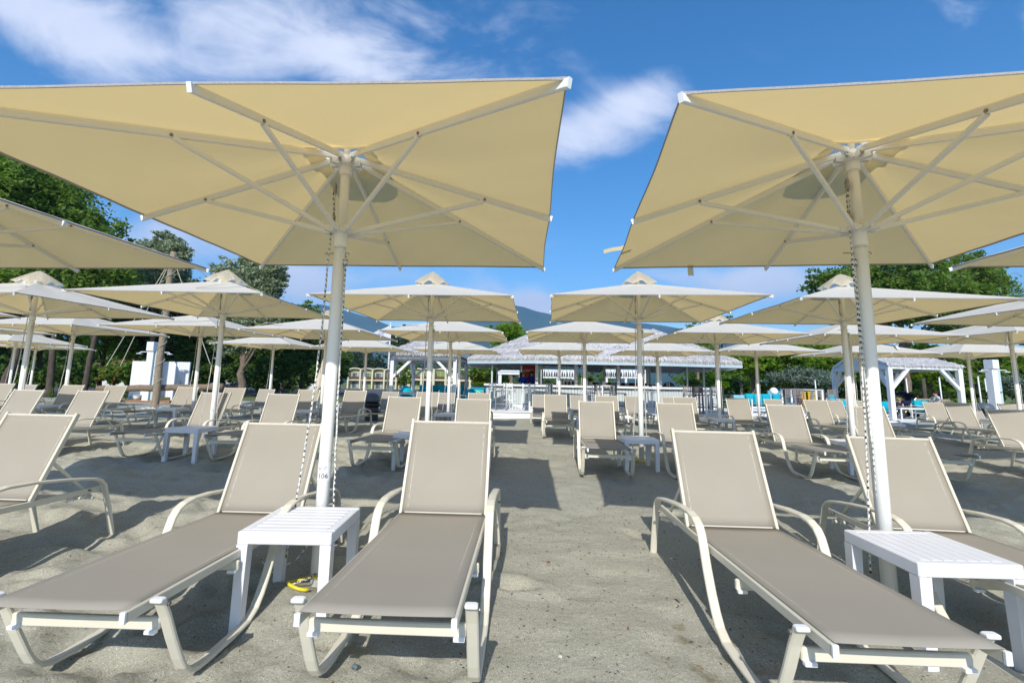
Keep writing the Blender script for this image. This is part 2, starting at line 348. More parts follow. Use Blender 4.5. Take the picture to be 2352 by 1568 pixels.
# dips and banks where the near loungers' skids have sunk in
def sand_h(x, y):
    return gz(y) + float(rawsand(np.array([x]), np.array([y]))[0]) * max(0, min(1, (27.2 - y) / 6)) + .006
mb = MB(); nx = len(xs)
idx = np.arange(len(ys) * nx).reshape(len(ys), nx)
F = np.stack([idx[:-1, :-1], idx[:-1, 1:], idx[1:, 1:], idx[1:, :-1]], -1).reshape(-1, 4)
me = bpy.data.meshes.new('sand'); V = np.stack([GX.ravel(), GY.ravel(), GZ.ravel()], 1)
me.vertices.add(len(V)); me.vertices.foreach_set('co', V.ravel().astype('f')); me.loops.add(F.size); me.loops.foreach_set('vertex_index', F.ravel().astype('i'))
me.polygons.add(len(F)); me.polygons.foreach_set('loop_start', np.arange(0, F.size, 4).astype('i')); me.polygons.foreach_set('use_smooth', np.ones(len(F), bool)); me.update(calc_edges=True)
m = bpy.data.materials.new('sand'); m.use_nodes = True; t = m.node_tree; p = t.nodes['Principled BSDF']; p.inputs['Roughness'].default_value = .97; p.inputs['Specular IOR Level'].default_value = .12
g = nd(t, 'ShaderNodeTexCoord')
def nz(sc, det, rough=.55):
    n = nd(t, 'ShaderNodeTexNoise'); n.inputs['Scale'].default_value = sc; n.inputs['Detail'].default_value = det; n.inputs['Roughness'].default_value = rough; link(t, g.outputs['Object'], n.inputs['Vector']); return n.outputs[0]
def mixc(f, a, b):
    x = nd(t, 'ShaderNodeMix', data_type='RGBA')
    if isinstance(f, float): x.inputs[0].default_value = f
    else: link(t, f, x.inputs[0])
    for i, v in ((6, a), (7, b)):
        if isinstance(v, tuple): x.inputs[i].default_value = (*v, 1)
        else: link(t, v, x.inputs[i])
    return x.outputs[2]
def rmp(f, a, b, lo=0.0, hi=1.0):
    n = nd(t, 'ShaderNodeMapRange'); link(t, f, n.inputs[0]); n.inputs[1].default_value = a; n.inputs[2].default_value = b; n.inputs[3].default_value = lo; n.inputs[4].default_value = hi; return n.outputs[0]
c = mixc(rmp(nz(1.2, 5), .35, .65), (.40, .388, .312), (.455, .443, .362))
c = mixc(rmp(nz(120, 3, .7), .38, .62), (.345, .33, .262), c)
grain = nd(t, 'ShaderNodeTexVoronoi'); grain.inputs['Scale'].default_value = 300; link(t, g.outputs['Object'], grain.inputs['Vector'])
gc = nd(t, 'ShaderNodeSeparateXYZ'); link(t, grain.outputs['Color'], gc.inputs[0])
c = mixc(rmp(gc.outputs[0], .965, .97), c, (.66, .65, .60)); c = mixc(rmp(gc.outputs[1], .97, .975), c, (.14, .13, .11))
# two damp yellow-brown blotches in the aisle
for (bx, by) in ((1562, 1432), (1572, 1462), (1598, 1528), (1625, 1545)):
    q = at(bx, by, z=0)
    vd = nd(t, 'ShaderNodeVectorMath', operation='DISTANCE'); link(t, g.outputs['Object'], vd.inputs[0]); vd.inputs[1].default_value = (q.x, q.y, -.01)
    dd = math_n(t, 'ADD', vd.outputs['Value'], math_n(t, 'MULTIPLY_ADD', nz(24, 5, .7), .14, -.06))
    c = mixc(rmp(dd, .0, .062, .75, 0.0), c, (.15, .12, .045))
link(t, c, p.inputs['Base Color'])
b1 = nd(t, 'ShaderNodeBump'); b1.inputs['Strength'].default_value = .65; b1.inputs['Distance'].default_value = .018
hh = math_n(t, 'ADD', math_n(t, 'ADD', math_n(t, 'MULTIPLY', nz(28, 6, .62), .8), math_n(t, 'MULTIPLY', nz(9, 4, .6), .9)), math_n(t, 'MULTIPLY', nz(260, 3, .7), .35)); link(t, hh, b1.inputs['Height']); link(t, b1.outputs[0], p.inputs['Normal'])
MT['sand'] = m; me.materials.append(m)
sand = bpy.data.objects.new('sand', me); COL.objects.link(sand); sand['kind'] = 'structure'

def sheet(name, poly, m_, dz):
    # a ground sheet following gz, split along Y
    mb = MB(); x0, x1, y0, y1 = poly; ysn = [y for y in (y0, 28, 34, 40, 48, 56, 70, 85, 100, 160, 250, 400, 1000, 3000, 8000, y1) if y0 <= y <= y1]
    ysn = sorted(set(ysn)); mb.grid([[(x0 + (x1 - x0) * i / 4, y, gz(y) + dz) for i in range(5)] for y in ysn]); mb.f = [f[::-1] for f in mb.f]
    o = mb.build(name, m_); o['kind'] = 'structure'; return o
gnd = MB(); yy = [-300, -60, -6.5, 7, 11.8, 15.5, 20, 27, 40, 60, 100, 200, 400, 1500, 5000, 9000]; xx = [-9000, -2000, -400, -100, -46, -20, 0, 20, 46, 100, 400, 2000, 9000]
gnd.grid([[(x, y, gz(y) - (.35 if -6 <= y <= 20 and abs(x) < 46 else .07)) for x in xx] for y in yy]); gnd.f = [f[::-1] for f in gnd.f]
go = gnd.build('ground', 'grass'); go['kind'] = 'structure'
sheet('car_park', (-60, 30, 44, 118), 'asphalt', -.03)
sheet('lawn', (15, 60, 26, 60), 'grass', -.02)
# litter on the sand: dry leaf chips, twigs, shells - uncountable
lit = MB(); mats = ['litter_brown', 'litter_dark', 'litter_rust', 'litter_pale', 'litter_slate']
for n_, c_ in zip(mats, ((.13, .09, .06), (.04, .034, .028), (.28, .09, .04), (.6, .58, .54), (.13, .17, .19))): mat(n_, c_, .9, .3, 40)
for k in range(5200):
    y = 1.05 + abs(rng.normal()) * 3.6 if k % 3 else rng.uniform(1, 10)
    x = rng.uniform(-.72 * y - .6, .85 * y + .9)
    if k % 5 == 0: x = rng.uniform(-.1, 1.4)
    if y > 12: continue
    s_ = rng.uniform(.001, .0034) * (1 + .12 * y); a = rng.uniform(0, 6.28); el = rng.uniform(1, 3.2)
    mi = int(rng.choice(5, p=[.45, .3, .08, .12, .05])); z = sand_h(x, y) + .0025
    ca, sa = math.cos(a) * s_ * el, math.sin(a) * s_ * el; ux, uy = -math.sin(a) * s_, math.cos(a) * s_
    lit.cur = mi; h_ = s_ * rng.uniform(.3, 1)
    lit.add([(x - ca, y - sa, z), (x + ux, y + uy, z), (x + ca, y + sa, z + h_ * .5), (x - ux, y - uy, z + .001), (x, y, z + h_)], [(0, 3, 4), (3, 2, 4), (2, 1, 4), (1, 0, 4)])
lo = lit.build('sand_litter', mats); tag(lo, 'dry leaf chips, twigs, shell bits and pebbles strewn on the sand', 'litter', kind='stuff')
def small(name, px, py, L, w, col, label, cat, rz, h=.006):
    q = at(px, py, z=0); mb = MB(); pts = [(-L / 2, 0, 0), (-L / 5, w * .3, h * .5), (L / 5, -w * .2, h * .3), (L / 2, w * .2, 0)]
    mb.tube(pts, [w * .25, w * .5, w * .5, w * .2], 6); o = mb.build(name, col, loc=(q.x, q.y, sand_h(q.x, q.y) + w * .4)); o.rotation_euler = (0, 0, rz); tag(o, label, cat)
small('twig', 1556, 1383, .045, .009, 'litter_brown', 'dark brown twig lying upright above the two damp stains in the aisle', 'twig', 1.9)
small('twig', 1588, 1467, .022, .008, 'litter_brown', 'short reddish brown twig between the two damp stains', 'twig', .2)
small('dry_leaf', 1443, 1452, .024, .008, 'litter_rust', 'orange dry leaf stub in the aisle left of the damp stains', 'leaf', 1.5)
small('dry_leaf', 1260, 1302, .022, .012, 'litter_rust', 'orange dry leaf on the sand right of the middle front lounger', 'leaf', .3)
small('shell', 1287, 1517, .018, .013, 'litter_pale', 'white shell fragment at the near edge of the aisle', 'shell', .4)
small('pebble', 457, 1561, .030, .020, 'litter_slate', 'slate blue pebble near the lower left edge of the sand', 'pebble', .7, .012)
small('pebble', 815, 1551, .030, .020, 'litter_slate', 'grey green pebble below the skid of the middle lounger', 'pebble', .2, .012)

# ---------------------------------------------------------------- parasols
HX, ZC, ZT, ZL = 1.391, 2.326, 2.769, 2.1716
def canopy_z(u, v): return ZT - (ZT - ZC) * max(abs(u), abs(v))
def make_parasol():
    root = thing('parasol', 'cream square market parasol', 'parasol')
    mb = MB(); r = .0375
    pf = [((r + .0016 * (k % 2)) * math.cos(2 * math.pi * k / 32), (r + .0016 * (k % 2)) * math.sin(2 * math.pi * k / 32)) for k in range(32)]
    mb.sweep([(0, 0, -.25), (0, 0, 1.0), (0, 0, ZL - .09)], pf, (0, 1, 0)); mb.build('pole', 'pole_metal', root, True)
    mb = MB(); mb.tube([(0, 0, ZL - .09), (0, 0, 2.74)], .031, 20, (0, 1, 0)); mb.build('upper_pole', 'rib_metal', root, True)
    # canopy cloth with the fabric a little hollow between the ribs and hems drawn in
    N = 40; vs = {}; mb = MB(); ids = {}
    def P_(u, v):
        m_ = max(abs(u), abs(v)); 
        if m_ < 1e-6: return (0, 0, ZT)
        a, b = (abs(u), abs(v)) if abs(u) >= abs(v) else (abs(v), abs(u)); w = b / a      # 0 at mid rib, 1 at corner rib
        s_ = math.sin(math.pi * w) ** 2 if w < 1 else 0
        k = 1 - .007 * s_ * m_ ** 2
        z = ZT - (ZT - ZC) * m_ * (1 + .0 * w) - .016 * s_ * math.sin(math.pi * min(1, m_)) + .0018 * math.sin(u * 23 + v * 7) * math.sin(v * 19) * m_
        return (u * HX * k, v * HX * k, z)
    for i in range(N + 1):
        for j in range(N + 1):
            ids[i, j] = len(mb.v); mb.v.append(P_(2 * i / N - 1, 2 * j / N - 1))
    for i in range(N):
        for j in range(N):
            if N // 2 - 2 <= i <= N // 2 + 1 and N // 2 - 2 <= j <= N // 2 + 1: continue
            a, b, c, d = ids[i, j], ids[i + 1, j], ids[i + 1, j + 1], ids[i, j + 1]
            q1 = ((i < N / 2) == (j < N / 2))
            mb.f += [(a, b, c), (a, c, d)] if q1 else [(a, b, d), (b, c, d)]; mb.mi += [0, 0]
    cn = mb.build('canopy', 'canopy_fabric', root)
    # hem cord round the edge
    hm = MB(); ring = [P_(-1 + 2 * k / N, -1) for k in range(N)] + [P_(1, -1 + 2 * k / N) for k in range(N)] + [P_(1 - 2 * k / N, 1) for k in range(N)] + [P_(-1, 1 - 2 * k / N) for k in range(N)]
    hm.sweep([(x, y, z - .006) for x, y, z in ring], rrect(.005, .012, .0015), closed=True); hm.build('hem', 'hem_cord', cn)
    # vent cap: small ruffled cloth roof held above the hole
    vc = MB(); rows = []
    for i in range(9):
        f = i / 8; row = []
        for k in range(65):
            a = 2 * math.pi * k / 64; sq = 1 / max(abs(math.cos(a)), abs(math.sin(a))) ** .7
            rr = .255 * f * sq
            fold = math.cos(8 * a + .6 * math.sin(2 * a)); rr *= 1 + .05 * fold * f
            z = 2.965 - .045 * math.sqrt(f * f + .01) - .19 * f ** 1.35 + (.024 * fold + .010 * math.sin(3 * a + 1)) * f ** 2.6
            row.append((rr * math.cos(a), rr * math.sin(a), z))
        rows.append(row)
    vc.grid(rows); vc.build('vent_cap', 'vent_fabric', root, True)
    mb = MB(); mb.tube([(0, 0, 2.70), (0, 0, 2.95)], .02, 10, (0, 1, 0)); mb.build('finial', 'strap_fabric', root, True)
    for nm, z0, z1, rr in (('crown_hub', 2.60, 2.70, .040), ('runner_hub', ZL - .075, ZL + .055, .044)):
        mb = MB(); mb.lathe([(rr - .006, z0), (rr, z0 + .006), (rr, z1 - .035), (rr + .028, z1 - .028), (rr + .03, z1 - .006), (rr, z1)], 24)
        for k in range(8):
            a = k * math.pi / 4
            for s_ in (-1, 1):
                c = (math.cos(a) * (rr + .035) - s_ * math.sin(a) * .014, math.sin(a) * (rr + .035) + s_ * math.cos(a) * .014, z1 - .018)
                mb.box(c, (.06, .007, .036), a)
        mb.build(nm, 'rib_metal', root, False)
    for k in range(8):
        a = k * math.pi / 4; L = HX * (1.0 if k % 2 == 0 else math.sqrt(2)); slope = (ZT - ZC) / L; d = Vector((math.cos(a), math.sin(a), 0)); c_ = .032
        p0 = d * .065 + Vector((0, 0, ZT - slope * .065 - c_)); p1 = d * (L + .010) + Vector((0, 0, ZT - slope * (L + .010) - c_ + .006))
        mb = MB(); mb.sweep([p0, p1], rrect(.019, .038, .004)); rb = mb.build('rib', 'rib_metal', root)
        mb = MB(); e = (p1 - p0).normalized(); mb.sweep([p1 - e * .003, p1 + e * .005], rrect(.0198, .0388, .002)); mb.build('end_cap', 'cap_white', rb)
        q = d * .96 + Vector((0, 0, ZT - slope * .96 - c_ - .004)); sd = Vector((-d.y, d.x, 0))
        mb = MB(); mb.tube([q - sd * .016, q + sd * .016], .0085, 10); mb.build('bolt', 'bolt_steel', rb)
        mb = MB()
        mb.sweep([d * .085 + Vector((0, 0, ZL + .035)), q - d * .01 + Vector((0, 0, -.008))], rrect(.021, .028, .004)); mb.build('strut', 'rib_metal', root)
    # winding gear: two pulley blocks, four falls of rope, an eye bolt and the tail
    mb = MB(); mb.lathe([(.001, -.045), (.018, -.03), (.018, .03), (.001, .045)], 10, (-.055, -.02, 2.50), .55, 1); mb.build('pulley', 'steel', root, True)
    mb = MB(); mb.lathe([(.001, -.035), (.015, -.02), (.015, .02), (.001, .035)], 10, (-.052, -.012, ZL + .12), .55, 1); mb.build('pulley', 'steel', root, True)
    mb = MB()
    for k in range(4): mb.tube([(-.062 + .008 * (k % 2), -.03 + .014 * (k // 2), 2.47), (-.058 + .006 * (k % 2), -.018 + .010 * (k // 2), ZL + .14)], .0032, 6, (0, 1, 0))
    mb.build('rope_fall', 'rope_speckled', root, True)
    mb = MB(); mb.tube([(-.10, 0, ZL - .115), (.035, 0, ZL - .115)], .0035, 6); mb.tube([(.035 + .014 + .014 * math.cos(t_), 0, ZL - .125 + .014 * math.sin(t_)) for t_ in [x * .6 for x in range(9)]], .0032, 6, (0, 1, 0)); mb.build('eye_bolt', 'steel', root, True)
    return root
def hang_ropes(root, near, spread=1.0, seed=0):
    r_ = random.Random(seed); sd = near
    def chain(a, b, mid, n=26, w=.004):
        a, b = Vector(a), Vector(b); pts = []
        for i in range(n + 1):
            f = i / n; p_ = a.lerp(b, f); s_ = math.sin(math.pi * f) ** 1.2
            pts.append((p_.x + mid[0] * s_ + r_.uniform(-w, w) * s_, p_.y + mid[1] * s_, p_.z + r_.uniform(-.002, .002)))
        return pts
    mb = MB(); mb.tube(chain((-.062 * sd, -.02, ZL + .05), (-.15 * sd, -.10, .18), (.028 * sd, .01)), .0062, 6, (0, 1, 0)); mb.build('rope', 'rope_speckled', root, True)
    q = .05 * (-1 if spread > 1 else 1)
    mb = MB(); mb.tube(chain((q, -.015, ZL - .17), (-.02 if spread > 1 else .085 * sd, .0, .15), (-.005, -.01)), .0062, 6, (0, 1, 0))
    for k in range(4): mb.tube([(q + .013 * math.cos(a_), -.015 + .013 * math.sin(a_), ZL - .165 - .010 * k) for a_ in [x * .8 for x in range(9)]], .005, 6)
    mb.build('rope', 'rope_speckled', root, True)
PAR = make_parasol()
UM = [('U0', -4.493, 3.179, -.072, -.056, 'front', 1), ('U1', -1.127, 2.972, -.049, -.018, 'front', 2), ('U2', 2.221, 2.814, -.137, .009, 'front', 3), ('U3', 5.35, 2.62, -.10, .02, 'front', 4),
 ('Y', -11.4, 8.0, -.07, -.03, 'second', 1), ('Z', -8.125, 7.791, -.089, -.025, 'second', 2), ('A', -4.812, 7.686, -.006, .034, 'second', 3), ('B', -1.246, 7.421, -.059, .006, 'second', 4), ('C', 2.079, 7.214, -.093, .032, 'second', 5), ('D', 5.321, 7.199, -.071, .05, 'second', 6), ('E', 8.574, 6.686, .02, .02, 'second', 7),
 ('R3z', -14.6, 12.0, -.07, -.06, 'third', 1),
 ('R4y', -18.4, 17.2, -.07, -.10, 'fourth', 1), ('R4z', -20.8, 20.3, -.07, -.1, 'fourth', 0),]
for nm, px, py, Y, k in (('R4a', 628, 805, 16.6, 2), ('R4b', 841, 812, 16.7, 3), ('R4c', 1056, 817.5, 16.8, 4), ('R4d', 1285, 819, 16.2, 5), ('R4e', 1510, 821.6, 15.7, 6), ('R4f', 1737, 821.6, 15.0, 7), ('R4g', 1975, 826, 14.9, 8), ('R4h', 2224, 827, 14.2, 9)):
    q = at(px, py, Y=Y); UM.append((nm, q.x, Y, -.08, q.z - ZL, 'fourth', k))
for nm, px, py, Y, k in (('R3a', 169, 772, 11.75, 2), ('R3b', 461, 775, 11.6, 3), ('R3c', 749, 783, 11.6, 4), ('R3d', 1035, 787, 11.5, 5), ('R3e', 1342, 789.5, 11.3, 6), ('R3f', 1646, 792, 11.0, 7), ('R3g', 1952, 796, 10.7, 8), ('R3h', 2323, 793, 10.1, 9)):
    q = at(px, py, Y=Y); UM.append((nm, q.x, Y, {'R3d': -.05, 'R3h': .0}.get(nm, -.06), q.z - ZL, 'third', k))
UD = {}
LOOK = {'U0': 'cream parasol cut by the left frame edge above the front left lounger', 'U1': 'large cream parasol whose pole carries the number 106 sticker', 'U2': 'large cream parasol behind the right white side table, two strap ends hanging past its hem', 'U3': 'cream parasol tip entering from the right frame edge in the front row'}
used = False
for nm, x, y, rz, dz, row, k in UM:
    o = PAR if not used else copy_tree(PAR); used = True
    o.location = (x, y, dz); o.rotation_euler = (0, 0, rz)
    tag(o, LOOK.get(nm) or (f'cream parasol in the {row} row, {ORD[k-1]} from the left' if k else 'small far cream parasol at the left edge behind the fourth row'), 'parasol', 'cream parasols standing in rows on the sand')
    UD[nm] = o
for nm, x, y, rz, dz, row, k in UM:
    hang_ropes(UD[nm], 1, 1.0 if nm != 'U2' else 1.6, len(nm) * 7 + int(abs(x * 10)))
# loose storage straps lying on or hanging off some canopies
def strap(nm, u0, u1, wave=.05, over=.1):
    mb = MB(); P0, P1 = Vector((u0[0] * HX, u0[1] * HX, 0)), Vector((u1[0] * HX, u1[1] * HX, 0)); n = 14; rows = []
    d = (P1 - P0).normalized(); s_ = Vector((-d.y, d.x, 0)) * .028
    for i in range(n + 1):
        q = P0.lerp(P1, i / n); m_ = max(abs(q.x), abs(q.y)) / HX; z = ZT - (ZT - ZC) * min(m_, 1.0) + .012 + wave * math.sin(math.pi * i / n) ** 2 - max(0, m_ - 1) * over
        rows.append([tuple(q - s_ + Vector((0, 0, z))), tuple(q + s_ + Vector((0, 0, z + .004)))])
    mb.grid(rows); o = mb.build('strap', 'strap_fabric', UD[nm]); sm = o.modifiers.new('s', 'SOLIDIFY'); sm.thickness = .004
mb = MB(); P_ = [Vector((-.93, .60, ZT - (ZT - ZC) * .93 + .03)), Vector((-1.0, .61, ZC + .035)), Vector((-1.05, .62, ZC + .03)), Vector((-1.10, .63, ZC + .015))]
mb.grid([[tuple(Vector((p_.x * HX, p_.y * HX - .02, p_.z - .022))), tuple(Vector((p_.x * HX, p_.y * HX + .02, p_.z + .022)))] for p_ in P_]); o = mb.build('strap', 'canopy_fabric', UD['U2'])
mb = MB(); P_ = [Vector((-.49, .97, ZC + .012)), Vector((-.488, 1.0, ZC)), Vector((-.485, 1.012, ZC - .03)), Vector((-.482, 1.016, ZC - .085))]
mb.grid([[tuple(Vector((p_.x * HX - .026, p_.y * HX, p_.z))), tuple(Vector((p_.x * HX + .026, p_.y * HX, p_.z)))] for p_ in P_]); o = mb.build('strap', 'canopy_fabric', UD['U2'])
for nm, a, b in (('A', (.15, -.75), (.7, -.5)), ('Z', (-.1, -.8), (.55, -.55)), ('R3d', (-.8, -.75), (-.45, -.6)), ('R3b', (-.2, -.85), (.6, -.6)), ('R4c', (.25, -.85), (.7, -.6)), ('R3c', (-.85, -.8), (-.45, -.7)), ('R4a', (-.9, -.8), (-.6, -.7)), ('R4g', (.3, -.8), (.5, -.4))): strap(nm, a, b)
# number sticker on the pole of the parasol between the two near loungers
def sticker(nm, z, txt, ang0):
    mb = MB(); r = .0398; rows = []
    for zz in (z - .055, z + .055): rows.append([(r * math.cos(ang0 + a), r * math.sin(ang0 + a), zz) for a in [(-1.5 + .15 * k) for k in range(21)]])
    mb.grid(rows); st = mb.build('sticker', 'cap_white', UD[nm], True)
    cu = bpy.data.curves.new('number', 'FONT'); cu.body = txt; cu.size = .040; cu.align_x = 'CENTER'; cu.extrude = .0004; ob = bpy.data.objects.new('number', cu)
    COL.objects.link(ob); dg = bpy.context.evaluated_depsgraph_get(); me = bpy.data.meshes.new_from_object(ob.evaluated_get(dg)); bpy.data.objects.remove(ob)
    for v in me.vertices:
        a = ang0 - .22 + v.co.x / r; rr = r + .0012 + v.co.z; zz = z - .036 + v.co.y; v.co = (rr * math.cos(a), rr * math.sin(a), zz)
    me.materials.clear(); me.materials.append(MT['print_dark']); o = bpy.data.objects.new('number', me); COL.objects.link(o); o.parent = st
    lg = MB(); q = lambda a, zz: (r + .0012) and ((r + .0012) * math.cos(ang0 + a), (r + .0012) * math.sin(ang0 + a), zz)
    lg.tube([q(-.75 + .22 * math.cos(t_), z + .025 + .009 * math.sin(t_)) for t_ in [math.pi + x * .35 for x in range(10)]], .0011, 5); lg.tube([q(-.95, z + .026), q(-.55, z + .026)], .0009, 5)
    lg.tube([q(-.42, z + .016), q(-.42, z + .034)], .0005, 4)
    lg.tube([q(-.32 + .12 * k, z + .029) for k in range(6)], .0010, 4); lg.tube([q(-.32 + .12 * k, z + .020) for k in range(5)], .0010, 4); lg.build('logo', 'print_dark', st)
sticker('U1', .66, '106', math.radians(-69) + .049); sticker('A', .62, '73', math.radians(-58) + .006)

# ---------------------------------------------------------------- side tables
def make_table():
    root = thing('side_table', 'white square plastic side table', 'side table'); s, h, L = .47, .45, .055
    for sx_ in (-1, 1):
        for sy_ in (-1, 1):
            mb = MB(); x, y = sx_ * (s / 2 - L / 2), sy_ * (s / 2 - L / 2)
            a = L / 2; b = .0235; vs = []
            for z, k in ((-.08, b), (h - .062, a)):
                ox, oy = sx_ * (a - k) , sy_ * (a - k)
                vs += [(x + ox - k, y + oy - k, z), (x + ox + k, y + oy - k, z), (x + ox + k, y + oy + k, z), (x + ox - k, y + oy + k, z)]
            mb.add(vs, [(3, 2, 1, 0), (4, 5, 6, 7), (0, 1, 5, 4), (1, 2, 6, 5), (2, 3, 7, 6), (3, 0, 4, 7)]); mb.build('leg', 'table_plastic', root)
    mb = MB(); w = .042; hh = .062; z = h - hh / 2
    for sy_ in (-1, 1): mb.bbox((0, sy_ * (s / 2 - w / 2), z), (s, w, hh), .005)
    for sx_ in (-1, 1): mb.bbox((sx_ * (s / 2 - w / 2), 0, z - .0004), (w, s - 2 * w + .001, hh - .0008), .004)
    mb.build('apron', 'table_plastic', root)
    inner = s - 2 * w; n = 7; gap = .0055; sw = (inner - gap * (n + 1)) / n; me = None
    for k in range(n):
        y = -inner / 2 + gap + sw / 2 + k * (sw + gap)
        if me is None: q = MB(); q.bbox((0, 0, 0), (inner, sw, .010), .0025); me = q.mesh('slat', 'table_plastic')
        o = bpy.data.objects.new('slat', me); COL.objects.link(o); o.parent = root; o.location = (0, y, h - .006)
    mb = MB(); mb.box((0, 0, h - .028), (inner, inner, .008)); mb.build('underside', 'table_plastic', root)
    return root
TAB = make_table(); used = False
TD = [('front row table between the two near loungers, at the pole numbered 106', -1.1, 2.663, .006), ('near white table with slats running away, at the lower right frame edge', 2.101, 2.417, -.013 + math.pi / 2),
 ('white table at the left frame edge beside the second row', -7.78, 6.95, -.05), ('white table at the pole of the third parasol of the second row', -4.58, 6.88, 0), ('white table left of the fourth pole in the second row', -1.32, 6.75, -.03), ('white table at the pole of the fifth parasol of the second row', 1.87, 6.68, .0), ('white table behind the far right front lounger, at the sixth pole', 5.0, 6.75, -.05), ('white table at the right frame edge, at the seventh pole of the second row', 8.9, 6.2, -.1),
 ('white table at the second pole of the third row', -11.0, 11.05, -.03), ('white table at the third pole of the third row', -7.84, 11.0, 0), ('white table at the fourth pole of the third row', -4.77, 11.1, -.0), ('white table at the fifth pole of the third row', -1.43, 10.95, -.0), ('white table at the sixth pole of the third row', 1.85, 10.7, -.1), ('white table at the seventh pole of the third row', 5.0, 10.9, -.05), ('white table at the eighth pole of the third row', 8.55, 10.5, -.1), ('white table at the ninth pole of the third row', 11.1, 9.6, -.1)]
for nm, dx, w_ in (('R4a', -.45, 'second'), ('R4b', -.3, 'third'), ('R4c', -.3, 'fourth'), ('R4d', .1, 'fifth'), ('R4e', .2, 'sixth'), ('R4f', .15, 'seventh'), ('R4h', -.2, 'ninth')):
    u = UD[nm].location; TD.append((f'white table at the {w_} pole of the fourth row', u.x + dx, u.y - .8, -.05))
for lb, x, y, rz in TD:
    o = TAB if not used else copy_tree(TAB); used = True
    o.location = (x, y, gz(y)); o.rotation_euler = (0, 0, rz); tag(o, lb, 'side table', 'white side tables beside the loungers')

